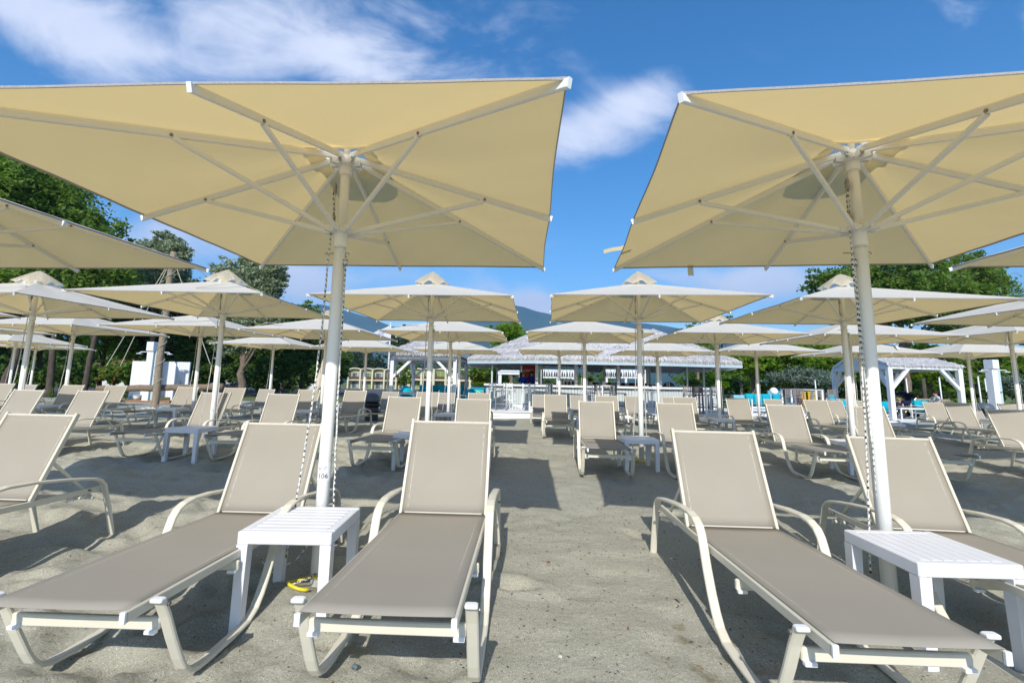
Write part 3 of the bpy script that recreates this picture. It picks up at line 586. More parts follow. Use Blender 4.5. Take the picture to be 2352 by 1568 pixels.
# ---------------------------------------------------------------- sun loungers
LW, LS, LB, TH, ZF, ZH = .5437, 1.340, .5919, 1.1593, .412, .369
YT, ZTOP = LS + LB * math.cos(TH), ZH + LB * math.sin(TH)
def make_lounger():
    root = thing('sun_lounger', 'taupe mesh sun lounger with cream metal frame', 'sun lounger'); w = LW / 2
    # side loops: skid leg and armrest in one bent flat tube
    prof = [(.112, .405), (.150, .335), (.195, .235), (.245, .135), (.275, .085), (.31, .050), (.36, .032), (.43, .026), (.60, .026), (.72, .034), (.79, .065), (.835, .115), (.88, .185), (.93, .285), (.965, .375), (.99, .432), (1.02, .468), (1.07, .490), (1.14, .500), (1.30, .494), (1.50, .470), (1.66, .446), (1.74, .430), (1.79, .408), (1.825, .370), (1.845, .31), (1.89, .18), (1.935, .02), (1.955, -.05)]
    for s_ in (-1, 1):
        x = s_ * (w + .040)
        mb = MB(); mb.sweep([(x, y, z) for y, z in prof], rrect(.046, .019, .005), (0, 0, 1) if False else (s_ * .001, 1, .3))
        # build explicitly so the tube stays flat across x
        mb = MB(); vs = []; pf = rrect(.046, .019, .005)
        for i, (y, z) in enumerate(prof):
            a, b = prof[max(i - 1, 0)], prof[min(i + 1, len(prof) - 1)]; ty, tz = b[0] - a[0], b[1] - a[1]; L = math.hypot(ty, tz); ny, nz_ = -tz / L, ty / L
            for (u, v) in pf: vs.append((x + u, y + ny * v, z + nz_ * v))
        n = len(pf); fs = [(i * n + j, i * n + (j + 1) % n, (i + 1) * n + (j + 1) % n, (i + 1) * n + j) for i in range(len(prof) - 1) for j in range(n)] + [tuple(range(n - 1, -1, -1))]
        mb.add(vs, fs); fr = mb.build('armrest_frame', 'lounger_metal', root)
        cp_ = MB(); cp_.bbox((x, .103, .408), (.047, .030, .016), .004); c = cp_.build('end_cap', 'cap_white', fr)
        bt = MB(); bt.tube([(x + s_ * .012, .128, .385), (x + s_ * .030, .128, .385)], .008, 8); bt.tube([(x + s_ * .012, 1.69, .36), (x + s_ * .030, 1.69, .36)], .007, 8); bt.build('bolt', 'bolt_steel', fr)
        # seat rail
        mb = MB(); mb.sweep([(s_ * (w - .006), .012, ZF - .022), (s_ * (w - .006), LS + .02, ZH - .022), (s_ * (w - .006), 1.86, ZH - .03)], rrect(.020, .040, .004)); sr_ = mb.build('seat_rail', 'lounger_metal', root)
        mb = MB(); mb.bbox((s_ * (w - .006), .004, ZF - .022), (.0205, .012, .041), .0015); mb.build('end_cap', 'cap_white', sr_)
        # back rail
        e = Vector((0, math.cos(TH), math.sin(TH))); p0 = Vector((s_ * (w - .006), LS, ZH - .004)); mb = MB(); mb.sweep([p0, p0 + e * (LB + .012)], rrect(.018, .034, .004), (0, -1, 0)); br = mb.build('back_rail', 'lounger_metal', root)
        pp_ = MB(); a = p0 + e * LB * .42 + Vector((-s_ * .02, .03, 0)); b = Vector((s_ * (w - .03), 1.80, .29)); pp_.sweep([a, b], rrect(.012, .022, .003), (0, 1, 0)); pp_.build('prop', 'lounger_metal', root)
        nb = MB()
        for k in range(4): nb.box((s_ * (w - .026), 1.64 + k * .035, .318 - .004 * k), (.014, .017, .030), 0, .35)
        nb.box((s_ * (w - .026), 1.69, .300), (.016, .16, .014)); nb.build('notched_bracket', 'cap_white', root)
    for (y, z) in ((.160, .300), (.655, .322)):
        mb = MB(); mb.bbox((0, y, z), (LW + .036, .020, .046), .004); cb = mb.build('cross_bar', 'lounger_metal', root)
        for s_ in (-1, 1):
            mb = MB(); mb.bbox((s_ * (w - .005), y - .016, z - .024), (.042, .020, .015), .002); mb.build('end_cap', 'cap_white', cb)
    mb = MB(); mb.tube([(-w - .03, 1.76, .29), (w + .03, 1.76, .29)], .012, 8); mb.tube([(-w - .03, 1.66, .31), (w + .03, 1.66, .31)], .011, 8); mb.build('cross_rod', 'lounger_metal', root)
    e = Vector((0, math.cos(TH), math.sin(TH)))
    mb = MB(); q = Vector((0, LS, ZH)) + e * (LB - .004); mb.tube([q + Vector((-w + .01, 0, -.004)), q + Vector((w - .01, 0, -.004))], .010, 8); mb.build('top_bar', 'sling_edge', root)
    # slings, slightly sagging cloth, thickness by a second face just under
    def sling(name, P0, P1, sag, ny=16):
        mb = MB(); rows = []
        for i in range(ny + 1):
            f = i / ny; q = P0.lerp(P1, f); nrm = Vector((0, -(P1 - P0).z, (P1 - P0).y)).normalized()
            rows.append([tuple(q + Vector((-(w - .008) + 2 * (w - .008) * j / 10, 0, 0)) - nrm * sag * (1 - (2 * j / 10 - 1) ** 2) * math.sin(math.pi * min(1, .08 + f * .84)) + nrm * .002) for j in range(11)])
        mb.grid(rows); o = mb.build(name, 'sling_mesh', root, True); so_ = o.modifiers.new('t', 'SOLIDIFY'); so_.thickness = .0025; so_.offset = -1
        # welded pocket seams along both sides and the end
        sm = MB()
        for s_ in (-1, 1):
            xx_ = s_ * (w - .040); r_ = []
            for i in range(ny + 1):
                f = i / ny; q = P0.lerp(P1, f); nrm = Vector((0, -(P1 - P0).z, (P1 - P0).y)).normalized(); jj = (xx_ / (w - .008)); z_ = -nrm * sag * (1 - jj * jj) * math.sin(math.pi * min(1, .08 + f * .84)) + nrm * .0042
                r_.append([tuple(q + Vector((xx_ - .007, 0, 0)) + z_), tuple(q + Vector((xx_ + .007, 0, 0)) + z_)])
            sm.grid(r_)
        sm.build('seam', 'sling_edge', o)
        return o
    sling('seat_sling', Vector((0, .006, ZF)), Vector((0, LS - .004, ZH)), .012)
    b = Vector((0, LS + .006, ZH + .004)); sling('back_sling', b, Vector((0, LS, ZH)) + e * LB, .012, 10)
    mb = MB(); mb.bbox((0, LS - .002, ZH + .006), (LW - .06, .010, .008), .002); mb.build('hinge_seam', 'sling_edge', root)
    return root
LNG = make_lounger(); used = False
LL = [('front row, cut by the left frame edge', -3.403, 3.443, -.049, 1),
 ('near lounger at the lower left, left of the white side table', -1.603, 1.752 + YT, -.025, 1), ('near lounger in the middle, right of the white side table', -.425, 1.66 + YT, -.033, 1), ('near lounger right of the empty aisle, its foot pointing right', 1.331, 1.579 + YT, -.036, 1), ('front row lounger, foot hidden behind the right white side table', 2.50, 1.70 + YT, -.10, 1),
 ('', -7.742, 7.565, -.092, 2), ('', -6.803, 7.682, -.078, 2), ('', -4.965, 7.972, -.117, 2), ('', -3.786, 7.937, -.015, 2), ('', -1.662, 7.643, -.058, 2), ('', -.513, 7.376, -.028, 2), ('', 1.413, 7.349, -.085, 2), ('', 2.602, 7.225, -.091, 2), ('', 4.423, 7.433, -.105, 2), ('', 5.72, 7.42, -.08, 2), ('', 7.83, 7.32, -.126, 2), ('', 9.2, 7.2, -.1, 2),
 ('', -11.889, 11.007, .028, 3), ('', -10.523, 11.319, -.03, 3), ('', -9.714, 11.594, -.011, 3), ('', -7.894, 11.548, -.039, 3), ('', -6.75, 11.579, -.02, 3), ('', -4.91, 11.601, -.049, 3), ('', -3.74, 11.563, -.034, 3), ('', -1.932, 11.455, -.024, 3), ('', -.674, 11.555, -.048, 3), ('', 1.207, 11.459, -.052, 3), ('', 2.418, 11.253, -.069, 3), ('', 4.363, 11.409, -.077, 3), ('', 5.727, 11.556, -.102, 3), ('', 7.893, 11.907, -.031, 3), ('', 9.333, 12.021, -.112, 3), ('', 11.327, 11.707, -.118, 3), ('', 12.55, 11.57, -.138, 3),
 ('', -15.745, 15.383, -.102, 4), ('', -7.751, 15.061, -.026, 4), ('', -3.633, 14.623, -.074, 4), ('', -1.881, 14.847, -.095, 4), ('', 1.086, 14.81, -.048, 4), ('', 2.279, 14.809, -.044, 4), ('', 4.072, 15.01, -.039, 4), ('', 5.261, 14.962, -.042, 4), ('', 8.634, 15.086, -.113, 4), ('', 10.894, 15.491, -.009, 4), ('', 13.843, 15.114, -.237, 4), ('', 15.449, 15.542, -.089, 4)]
cnt = {}; tot = {}
for q in LL: tot[q[4]] = tot.get(q[4], 0) + 1
for lb, x, y, a, row in LL:
    o = LNG if not used else copy_tree(LNG); used = True
    cnt[row] = cnt.get(row, 0) + 1
    kf = {3: 1.09 if x < -11 else 1.035 if x < -6 else .925 if x > 7 else 1, 4: .98 if x > 8 else 1.055}.get(row, 1); x, y = x * kf, y * kf
    if 'near lounger' in lb or 'foot hidden' in lb: y -= YT                       # given by its foot end
    else: x, y = x + math.sin(a) * YT, y - math.cos(a) * YT  # given by the middle of the backrest top
    dz = -.02 if 'lower left' in lb else .024 if 'middle' in lb else -.03 if 'foot hidden' in lb else 0
    o.location = (x, y, gz(y + 1) + dz - (.045 if row > 3 else 0)); o.rotation_euler = (0, 0, a)
    tag(o, ('taupe ' + lb.replace('near lounger', 'near sun lounger') if 'near lounger' in lb else 'taupe sun lounger, ' + lb) if lb else f'taupe mesh sun lounger in the {ORD[row-1]} row, {ORD[cnt[row]-1]} from the left', 'sun lounger', 'taupe sun loungers set out in rows on the sand')

# yellow hose rings round the pole feet, loose rope ends
def hose_ring(x, y, label, r=.075):
    mb = MB(); mb.tube([(r * math.cos(a) * 1.15, r * math.sin(a), .012 * math.sin(2 * a)) for a in [k * 2 * math.pi / 28 for k in range(25)]], .0095, 8); o = mb.build('hose_ring', 'yellow_tube', None, True, (x, y, sand_h(x, y) + .03)); tag(o, label, 'hose ring', 'yellow hose rings round the parasol poles')
hose_ring(-1.16, 2.86, 'yellow hose ring lying under the front white table'); q = UD['C'].location; hose_ring(q.x + .0, q.y - .02, 'yellow hose ring round the pole foot in the second row right of the aisle', .1)
mb = MB(); pts = [at(612, 1357, z=.02), at(660, 1345, z=.03), at(705, 1330, z=.05), at(735, 1310, z=.06)]; mb.tube(pts, .005, 6); tag(mb.build('rope', 'rope_speckled', None, True), 'loose speckled rope end running along the sand under the front table', 'rope')
mb = MB(); a = at(640, 1372, z=.01); mb.tube([(-1.47, 2.96, .12), (-1.38, 2.94, .055), (-1.25, 2.95, .13), (-1.16, 2.95, .25)], .005, 6); tag(mb.build('rope', 'rope_speckled', None, True), 'slack speckled rope looping behind the left legs of the front table', 'rope')

# ---------------------------------------------------------------- far land: mountains with woods and pale rock
def ridge(name, Y0, prof, depth, seed, base=-60):
    # prof: list of (px, py) of the skyline, at distance Y0
    pts = [at(px, py, Y=Y0) for px, py in prof]; X = np.array([p.x for p in pts]); Z = np.array([p.z for p in pts])
    n, m_ = 220, 46; xsn = np.linspace(X[0], X[-1], n); zt = np.interp(xsn, X, Z); rows = []
    GXX, T = np.meshgrid(xsn, np.linspace(0, 1, m_))
    Yn = Y0 - depth * (1 - T)
    rid = (vnoise(GXX, Yn * .35, 1 / 190., seed) - .5) * 1.1 + (vnoise(GXX, Yn, 1 / 110., seed + 1) - .5) * .28 + (vnoise(GXX, Yn, 1 / 45., seed + 2) - .5) * .12
    env = T ** 1.25; Zg = base + (zt[None, :] - base) * env * (1 + rid * (1 - T) * 1.2) + (vnoise(GXX, Yn, 1 / 90., seed + 5) - .5) * 18 * T
    V = np.stack([GXX, Yn, Zg], -1); back = V[-1].copy(); back[:, 1] += depth * .7; back[:, 2] = base
    V = np.concatenate([V, back[None]], 0); mb = MB(); mb.grid([[tuple(p) for p in r] for r in V]); mb.f = [f[::-1] for f in mb.f]
    o = mb.build(name, 'mountain', None, True); o['kind'] = 'structure'; return o
m = mat('mountain', (.05, .085, .03), .95, .4, .004, 0, det=8, col2=(.022, .045, .018), spec=.05); t = m.node_tree; p = t.nodes['Principled BSDF']
g = nd(t, 'ShaderNodeTexCoord'); vn = nd(t, 'ShaderNodeTexNoise'); vn.inputs['Scale'].default_value = .0075; vn.inputs['Detail'].default_value = 9; vn.inputs['Roughness'].default_value = .7; link(t, g.outputs['Object'], vn.inputs['Vector'])
mrr = nd(t, 'ShaderNodeMapRange'); link(t, vn.outputs[0], mrr.inputs[0]); mrr.inputs[1].default_value = .66; mrr.inputs[2].default_value = .69
src = p.inputs['Base Color'].links[0].from_socket; mxx = nd(t, 'ShaderNodeMix', data_type='RGBA'); link(t, mrr.outputs[0], mxx.inputs[0]); link(t, src, mxx.inputs[6]); mxx.inputs[7].default_value = (.34, .31, .27, 1); link(t, mxx.outputs[2], p.inputs['Base Color'])
ridge('mountain', 4200, [(-700, 850), (-200, 800), (200, 760), (450, 735), (650, 700), (735, 699), (790, 712), (850, 730), (900, 748), (960, 755), (1060, 735), (1130, 712), (1190, 700), (1225, 712), (1262, 722), (1290, 728), (1340, 737), (1420, 738), (1500, 745), (1560, 752), (1640, 770), (1800, 772), (1950, 780), (2150, 800), (2500, 830), (3000, 850)], 1500, 11)
ridge('foothill', 2400, [(-900, 868), (-300, 830), (0, 790), (120, 782), (300, 800), (500, 830), (700, 838), (860, 830), (1000, 836), (1250, 842), (1500, 848), (1800, 850), (2300, 868), (2900, 880)], 700, 31)
# the air: one closed box round the whole place
hz = MB(); hz.box((0, 2250, 395), (9600, 6000, 1070)); hv = hz.build('haze', 'grass'); hv['kind'] = 'stuff'; hv.data.materials.clear()
hm = bpy.data.materials.new('haze'); hm.use_nodes = True; t = hm.node_tree; t.nodes.clear(); ov = nd(t, 'ShaderNodeOutputMaterial'); pv = nd(t, 'ShaderNodeVolumePrincipled')
pv.inputs['Color'].default_value = (.30, .58, 1, 1); pv.inputs['Density'].default_value = .00017; pv.inputs['Anisotropy'].default_value = .0; link(t, pv.outputs[0], ov.inputs['Volume']); hv.data.materials.append(hm)

# ---------------------------------------------------------------- trees
def foliage(name, blobs, n, size, m_, parent, seed, clump=.16, up=.35, elong=1.7):
    """leaf-sized faces in clumps through the volume of the blobs (cx,cy,cz,rx,ry,rz)"""
    r = np.random.default_rng(seed); vol = np.array([b[3] * b[4] * b[5] for b in blobs]) ** .8; vol = vol / vol.sum(); C_ = []; Rr = []
    K = max(30, n // 26)
    for k in r.choice(len(blobs), K, p=vol):
        b = blobs[k]; d = r.normal(size=3); d /= np.linalg.norm(d); rad = (r.random() ** .38) * r.uniform(.88, 1.10)
        C_.append([b[0] + d[0] * b[3] * rad, b[1] + d[1] * b[4] * rad, b[2] + d[2] * b[5] * rad]); Rr.append(clump * (b[3] * b[4] * b[5]) ** (1 / 3) * r.uniform(.5, 1.3))
    C_ = np.array(C_); Rr = np.array(Rr); ci = r.integers(0, K, n); cen = C_[ci] + r.normal(size=(n, 3)) * (Rr[ci] * .62)[:, None] * np.array([1.15, 1.15, .75])
    nr = r.normal(size=(n, 3)); nr[:, 2] = np.abs(nr[:, 2]) + up; nr /= np.linalg.norm(nr, axis=1)[:, None]
    a = np.cross(nr, r.normal(size=(n, 3))); a /= np.linalg.norm(a, axis=1)[:, None]; b_ = np.cross(nr, a); s_ = (size * r.uniform(.6, 1.35, n))[:, None]
    V = np.stack([cen - a * s_ * .5 * elong, cen + b_ * s_ * .42, cen + a * s_ * .5 * elong, cen - b_ * s_ * .42], 1).reshape(-1, 3)
    me = bpy.data.meshes.new(name); me.vertices.add(len(V)); me.vertices.foreach_set('co', V.ravel().astype('f')); me.loops.add(4 * n); me.loops.foreach_set('vertex_index', np.arange(4 * n).astype('i'))
    me.polygons.add(n); me.polygons.foreach_set('loop_start', np.arange(0, 4 * n, 4).astype('i')); me.update(calc_edges=True); me.materials.append(MT[m_])
    o = bpy.data.objects.new(name, me); COL.objects.link(o); o.parent = parent; return o
def trunk(parent, h, r, lean, blobs, bark, seed, limbs=7, forks=1):
    q = random.Random(seed); mb = MB(); top = Vector((lean, lean * .3, h)); pts = []
    for i in range(9):
        f = i / 8; pts.append(Vector((lean * f ** 1.3 + q.uniform(-1, 1) * r * .35, q.uniform(-1, 1) * r * .35, -.3 + (h + .3) * f)))
    mb.tube(pts, [r * (1.25 if i == 0 else 1.0 - .45 * i / 8) for i in range(9)], 10, (0, 1, 0)); o = mb.build('trunk', bark, parent, True)
    mb = MB()
    for k in range(limbs):
        b = blobs[k % len(blobs)]; f = q.uniform(.45, .98); i = int(f * 8); a = pts[i]; e = Vector((b[0] + q.uniform(-.5, .5) * b[3], b[1] + q.uniform(-.5, .5) * b[4], b[2] + q.uniform(-.2, .6) * b[5])); mid = a.lerp(e, .45) + Vector((q.uniform(-.3, .3), q.uniform(-.3, .3), .15)) * (e - a).length * .3
        rr = r * (.55 - .2 * f) * (1 if k < 3 else .7); mb.tube([a, a.lerp(mid, .5), mid, mid.lerp(e, .5), e], [rr, rr * .85, rr * .6, rr * .4, rr * .12], 7, (0, 1, 0))
        for _ in range(3):
            c = mid.lerp(e, q.uniform(.1, .8)); d = c + Vector((q.uniform(-1, 1), q.uniform(-1, 1), q.uniform(0, 1))) * (e - a).length * .35; mb.tube([c, c.lerp(d, .5) + Vector((0, 0, .1)), d], [rr * .3, rr * .2, rr * .05], 5, (0, 1, 0))
    mb.build('limb', bark, parent, True); return o
TREES = 0
def tree(name, label, px, Y, top, bot, wpx, m_, n=9000, leaf=.2, bark='bark', tr=.22, seed=1, shape='round', cat='tree', lean=0, trunkh=None, limbs=7, group=None, leafup=.35, clump=.16, dpt=None, zg=None):
    c = at(px, (top + bot) / 2, Y=Y); zt = at(px, top, Y=Y).z; zb = at(px, bot, Y=Y).z; rx = wpx / 2 * Y / FOC; q = random.Random(seed); g0 = gz(Y) if zg is None else zg
    o = thing(name, label, cat, (c.x, Y, g0), 0, group); H_ = (zt - zb); zc = (zt + zb) / 2 - g0; B = []
    ry = dpt or rx * .8
    if shape == 'round':
        B.append((0, 0, zc, rx * .62, ry * .62, H_ * .40))
        for k in range(9):
            a = q.uniform(0, 6.28); f = q.uniform(.45, .68); B.append((rx * f * math.cos(a), ry * f * math.sin(a), zc + H_ * q.uniform(-.32, .30), rx * q.uniform(.26, .38), ry * q.uniform(.26, .38), H_ * q.uniform(.13, .2)))
        B.append((0, 0, zc + H_ * .36, rx * .35, ry * .35, H_ * .15))
    elif shape == 'tall':
        for k in range(11):
            f = k / 10; w_ = math.sin(math.pi * (.12 + .80 * f)) ** .7; B.append((rx * q.uniform(-.3, .3), ry * q.uniform(-.3, .3), zc + H_ * (f - .5) * .86, rx * w_ * q.uniform(.5, .72), ry * w_ * .6, H_ * .10))
    elif shape == 'wide':
        for k in range(13):
            f = (k + .5) / 13 * 2 - 1; B.append((rx * f * .88, ry * q.uniform(-.5, .5), zc + H_ * q.uniform(-.25, .22) * (1 - .4 * abs(f)), rx * q.uniform(.16, .24), ry * .5, H_ * q.uniform(.24, .34) * (1 - .35 * f * f)))
    elif shape == 'dome':
        B += [(0, 0, zc - H_ * .1, rx * .85, ry * .85, H_ * .45)] + [(rx * .6 * math.cos(a), ry * .6 * math.sin(a), zc - H_ * .12, rx * .4, ry * .4, H_ * .3) for a in (0, 1.3, 2.6, 3.9, 5.2)]
    elif shape == 'cone':
        for k in range(8): f = k / 7; B.append((rx * .12 * q.uniform(-1, 1), 0, zc + H_ * (f - .5) * .9, rx * (1 - f) * .85 + .05, ry * (1 - f) * .85 + .05, H_ * .11))
    foliage('crown', B, n, leaf, m_, o, seed, clump, leafup)
    if tr: trunk(o, trunkh or max(.4, zc - H_ * .12), tr, lean, B[1:] or B, bark, seed, limbs)
    return o
T = tree
T('poplar_tree', 'tall dark green poplar towering at the left edge above the parasols', 40, 31, 318, 640, 520, 'leaf_poplar', 70000, .19, tr=.33, seed=3, limbs=12, group='trees behind the beach on the left', clump=.13)
T('poplar_tree', 'silvery poplar rising between the tall left poplar and the wooden mast', 368, 40, 530, 740, 190, 'leaf_silver', 30000, .17, tr=.25, seed=4, group='trees behind the beach on the left')
T('poplar_tree', 'round silver green poplar right of the mast, with a pale forked trunk', 572, 37, 568, 830, 185, 'leaf_silver', 42000, .16, tr=.32, seed=5, lean=-.2, trunkh=5.2, group='trees behind the beach on the left')
for i, (px, Y, top, bot, w, m_, lb) in enumerate([(-60, 33, 600, 850, 300, 'leaf_dark', 'dark leafy tree low at the left frame edge'), (110, 36, 590, 830, 260, 'leaf_poplar', 'green tree under the tall left poplar'), (250, 42, 610, 850, 250, 'leaf_bright', 'yellow green tree behind the guy ropes of the mast'),
        (400, 44, 620, 860, 260, 'leaf_dark', 'dark tree behind the white shower cabin'), (500, 46, 690, 870, 210, 'leaf_poplar', 'green tree between the mast and the forked poplar'), (655, 47, 700, 880, 200, 'leaf_dark', 'dark green tree right of the forked poplar trunk'), (700, 52, 690, 860, 170, 'leaf_poplar', 'tree behind the front left parasol pole')]):
    T('broadleaf_tree', lb, px, Y, top, bot, w, m_, 15000, .22, 'bark_dark', .2, 20 + i, limbs=8, group='trees behind the beach on the left')
for i, (px, Y, top, bot, w, m_, lb) in enumerate([(60, 31, 835, 893, 330, 'leaf_dark', 'dark hedge along the beach edge at the far left'), (300, 32, 820, 893, 240, 'leaf_poplar', 'leafy thicket behind the fallen log'), (640, 42, 800, 892, 260, 'leaf_dark', 'dark thicket right of the shower cabin'), (480, 38, 830, 893, 200, 'leaf_dark', 'low dark thicket behind the parked dark car')]):
    T('hedge', lb, px, Y, top, bot, w, m_, 11000, .15, tr=0, seed=40 + i, shape='wide', cat='hedge', dpt=1.6)
for i, (px, Y, h, r, ln, lb) in enumerate([(22, 28, 5.5, .42, 1.0, 'thick leaning grey trunk low at the left frame edge'), (128, 29, 6, .34, -.3, 'grey trunk right of the second row left parasol'), (205, 30, 6.5, .30, .5, 'leaning grey trunk behind the leftmost parasols')]):
    c = at(px, 800, Y=Y); o = thing('bare_trunk', lb, 'tree', (c.x, Y, gz(Y))); trunk(o, h, r * .62, ln, [(0, 0, h + 1.5, 2, 2, 1)], 'bark_dark', 60 + i, 5); foliage('crown', [(0, 0, h + 1.6, 2.4, 2, 1.3)], 2500, .2, 'leaf_poplar', o, 66 + i)
T('broadleaf_tree', 'green tree beside the yellow arcade hotel', 782, 55, 800, 892, 56, 'leaf_poplar', 5000, .2, tr=.15, seed=70)
T('broadleaf_tree', 'bushy tree behind the arches of the yellow hotel', 835, 150, 800, 858, 150, 'leaf_pine', 8000, .4, tr=.2, seed=71)
T('pine_tree', 'pine behind the beach club flag', 925, 140, 745, 858, 110, 'leaf_pine', 9000, .4, 'bark_dark', .2, 72, group='pines behind the thatched pergola')
T('pine_tree', 'wide pine above the left thatched pergola', 1010, 140, 745, 856, 150, 'leaf_pine', 9000, .4, 'bark_dark', .2, 73, group='pines behind the thatched pergola')
T('young_tree', 'slim tree with a straight trunk in front of the yellow hotel', 929, 34, 815, 892, 62, 'leaf_poplar', 2500, .13, 'bark_dark', .12, 74)
T('broadleaf_tree', 'green tree rising behind the bar roof left of the aisle', 1175, 40, 733, 850, 150, 'leaf_bright', 9000, .17, tr=.2, seed=75)
T('broadleaf_tree', 'leafy tree under the left eave of the bar', 1120, 44, 832, 888, 150, 'leaf_poplar', 6000, .17, tr=.15, seed=76)
T('golden_shrub', 'golden yellow shrub in the turquoise planter', 1101, 21.5, 856, 883, 46, 'leaf_gold', 3500, .045, tr=0, seed=77, shape='cone', cat='shrub', zg=.2)
T('box_shrub', 'green shrub filling the foot of the golden shrub', 1101, 21.3, 874, 885, 52, 'leaf_bright', 1800, .04, tr=0, seed=78, shape='dome', cat='shrub', zg=.3)
T('broadleaf_tree', 'silvery tree top behind the bar right of the third row parasol', 1655, 70, 715, 800, 90, 'leaf_silver', 5000, .28, tr=.2, seed=79)
T('broadleaf_tree', 'dark green tree behind the right slope of the bar roof', 1600, 50, 742, 850, 140, 'leaf_poplar', 7000, .2, tr=.2, seed=80)
T('tall_tree', 'large dark tree rising behind the right parasols', 2060, 42, 548, 770, 430, 'leaf_poplar', 48000, .2, tr=.32, seed=81, limbs=14, clump=.12)
T('tall_tree', 'tree crown at the right frame edge between the parasols', 2250, 44, 600, 800, 260, 'leaf_poplar', 20000, .2, tr=.28, seed=82)
for i, (px, Y, top, bot, w, m_, lb) in enumerate([(1725, 36, 800, 868, 150, 'leaf_bright', 'bright green locust tree right of the bar, with dark trunk'), (1795, 34, 790, 868, 150, 'leaf_bright', 'bright green locust with a thick pale trunk beside the pool'), (1880, 44, 785, 880, 220, 'leaf_bright', 'bright green locust spreading above the silver olive'),
        (2000, 46, 790, 890, 220, 'leaf_bright', 'green locust behind the gabled end of the right pergola'), (2130, 45, 790, 890, 200, 'leaf_bright', 'green locust framed by the right pergola'), (2240, 42, 800, 895, 190, 'leaf_poplar', 'dark leafy tree between pergola and shower tower'), (2350, 43, 800, 895, 180, 'leaf_bright', 'green tree behind the shower tower at the right edge'), (1700, 52, 800, 880, 170, 'leaf_poplar', 'tree behind the right end of the bar')]):
    T('locust_tree', lb, px, Y, top, bot, w, m_, 15000, .17, tr=.26 if i == 1 else .2, seed=90 + i, limbs=8, group='locust trees on the right', trunkh=2.9 if i < 2 else None)
T('olive_shrub', 'large silver grey olive behind the turquoise sofa', 1832, 33, 832, 888, 150, 'leaf_olive', 9000, .09, tr=.1, seed=101, shape='dome', cat='shrub')
T('olive_shrub', 'lower silver olive right of the white globe lamp', 1900, 34, 850, 890, 110, 'leaf_olive', 5000, .09, tr=.08, seed=102, shape='dome', cat='shrub')
T('olive_shrub', 'silver tree at the right edge beyond the shower tower', 2335, 36, 850, 905, 90, 'leaf_olive', 5000, .1, tr=.1, seed=103, shape='dome', cat='shrub')
T('box_shrub', 'dark green shrub left of the white globe lamp', 1805, 27, 872, 893, 42, 'leaf_pine', 3000, .06, tr=0, seed=104, shape='dome', cat='shrub')
T('box_shrub', 'low green shrub right of the palm at the bar end', 1660, 24, 868, 892, 30, 'leaf_bright', 2000, .05, tr=0, seed=105, shape='dome', cat='shrub')
T('box_shrub', 'yellow green shrub right of the yellow boards', 1945, 30, 862, 892, 34, 'leaf_gold', 2000, .07, tr=0, seed=106, shape='dome', cat='shrub')
T('box_shrub', 'brown hedge ball beside the right chairs', 1975, 27, 872, 900, 60, 'leaf_brown' if 'leaf_brown' in MT else 'leaf_pine', 2500, .06, tr=0, seed=107, shape='dome', cat='shrub')
for i, (px, Y, w, top) in enumerate([(2120, 30, 200, 890), (2280, 30, 160, 892), (1990, 30, 80, 892)]):
    T('hedge', ['low green undergrowth behind the reclining man', 'low green undergrowth behind the shower tower', 'low green undergrowth left of the right pergola'][i], px, Y, top, top + 26, w, 'leaf_pine', 4000, .09, tr=0, seed=110 + i, shape='wide', cat='hedge', dpt=1)
def wood(name, x0, x1, Y, h, n, m_, seed):
    q = random.Random(seed); B = []; x = x0
    while x < x1:
        hh = h * q.uniform(.7, 1.15); B += [(x, Y + q.uniform(-3, 3), gz(Y) + hh * .72, q.uniform(2.4, 3.6), 2.4, hh * .32), (x + q.uniform(-1, 1), Y + q.uniform(-3, 1), gz(Y) + hh * .32, q.uniform(2.6, 3.4), 2.4, hh * .36)]; x += q.uniform(2.6, 4.2)
    o = foliage(name, B, n, .34, m_, None, seed, .2); tag(o, 'dense belt of trees far behind the beach', 'wood', kind='stuff')
wood('woodland', -84, -26, 62, 7.0, 60000, 'leaf_dark', 301); wood('woodland', 24, 95, 60, 7.0, 60000, 'leaf_bright', 302); wood('woodland', -30, 40, 165, 8.5, 42000, 'leaf_poplar', 303)
# weeds growing at the back edge of the sand
def weed(px, Y, h, label, seed):
    c = at(px, 880, Y=Y); q = random.Random(seed); o = thing('weed', label, 'weed', (c.x, Y, gz(Y)), 0, 'weeds at the back edge of the sand'); mb = MB(); lf = MB()
    for s_ in range(3):
        bx, by = q.uniform(-.12, .12), q.uniform(-.12, .12); hh = h * q.uniform(.7, 1.1); tip = (bx + q.uniform(-.08, .08), by, hh); mb.tube([(bx, by, -.05), tip], [.008, .003], 5)
        for k in range(16):
            f = .2 + .8 * k / 16; a = k * 2.4 + q.random(); L = .14 * (1.15 - f * .6); c0 = Vector((bx + (tip[0] - bx) * f, by, hh * f)); d = Vector((math.cos(a), math.sin(a), .45)) * L; s2 = Vector((-math.sin(a), math.cos(a), 0)) * L * .16
            lf.add([c0, c0 + d * .5 + s2, c0 + d, c0 + d * .5 - s2], [(0, 1, 2, 3)])
    mb.build('stem', 'leaf_weed', o); lf.build('leaves', 'leaf_weed', o)
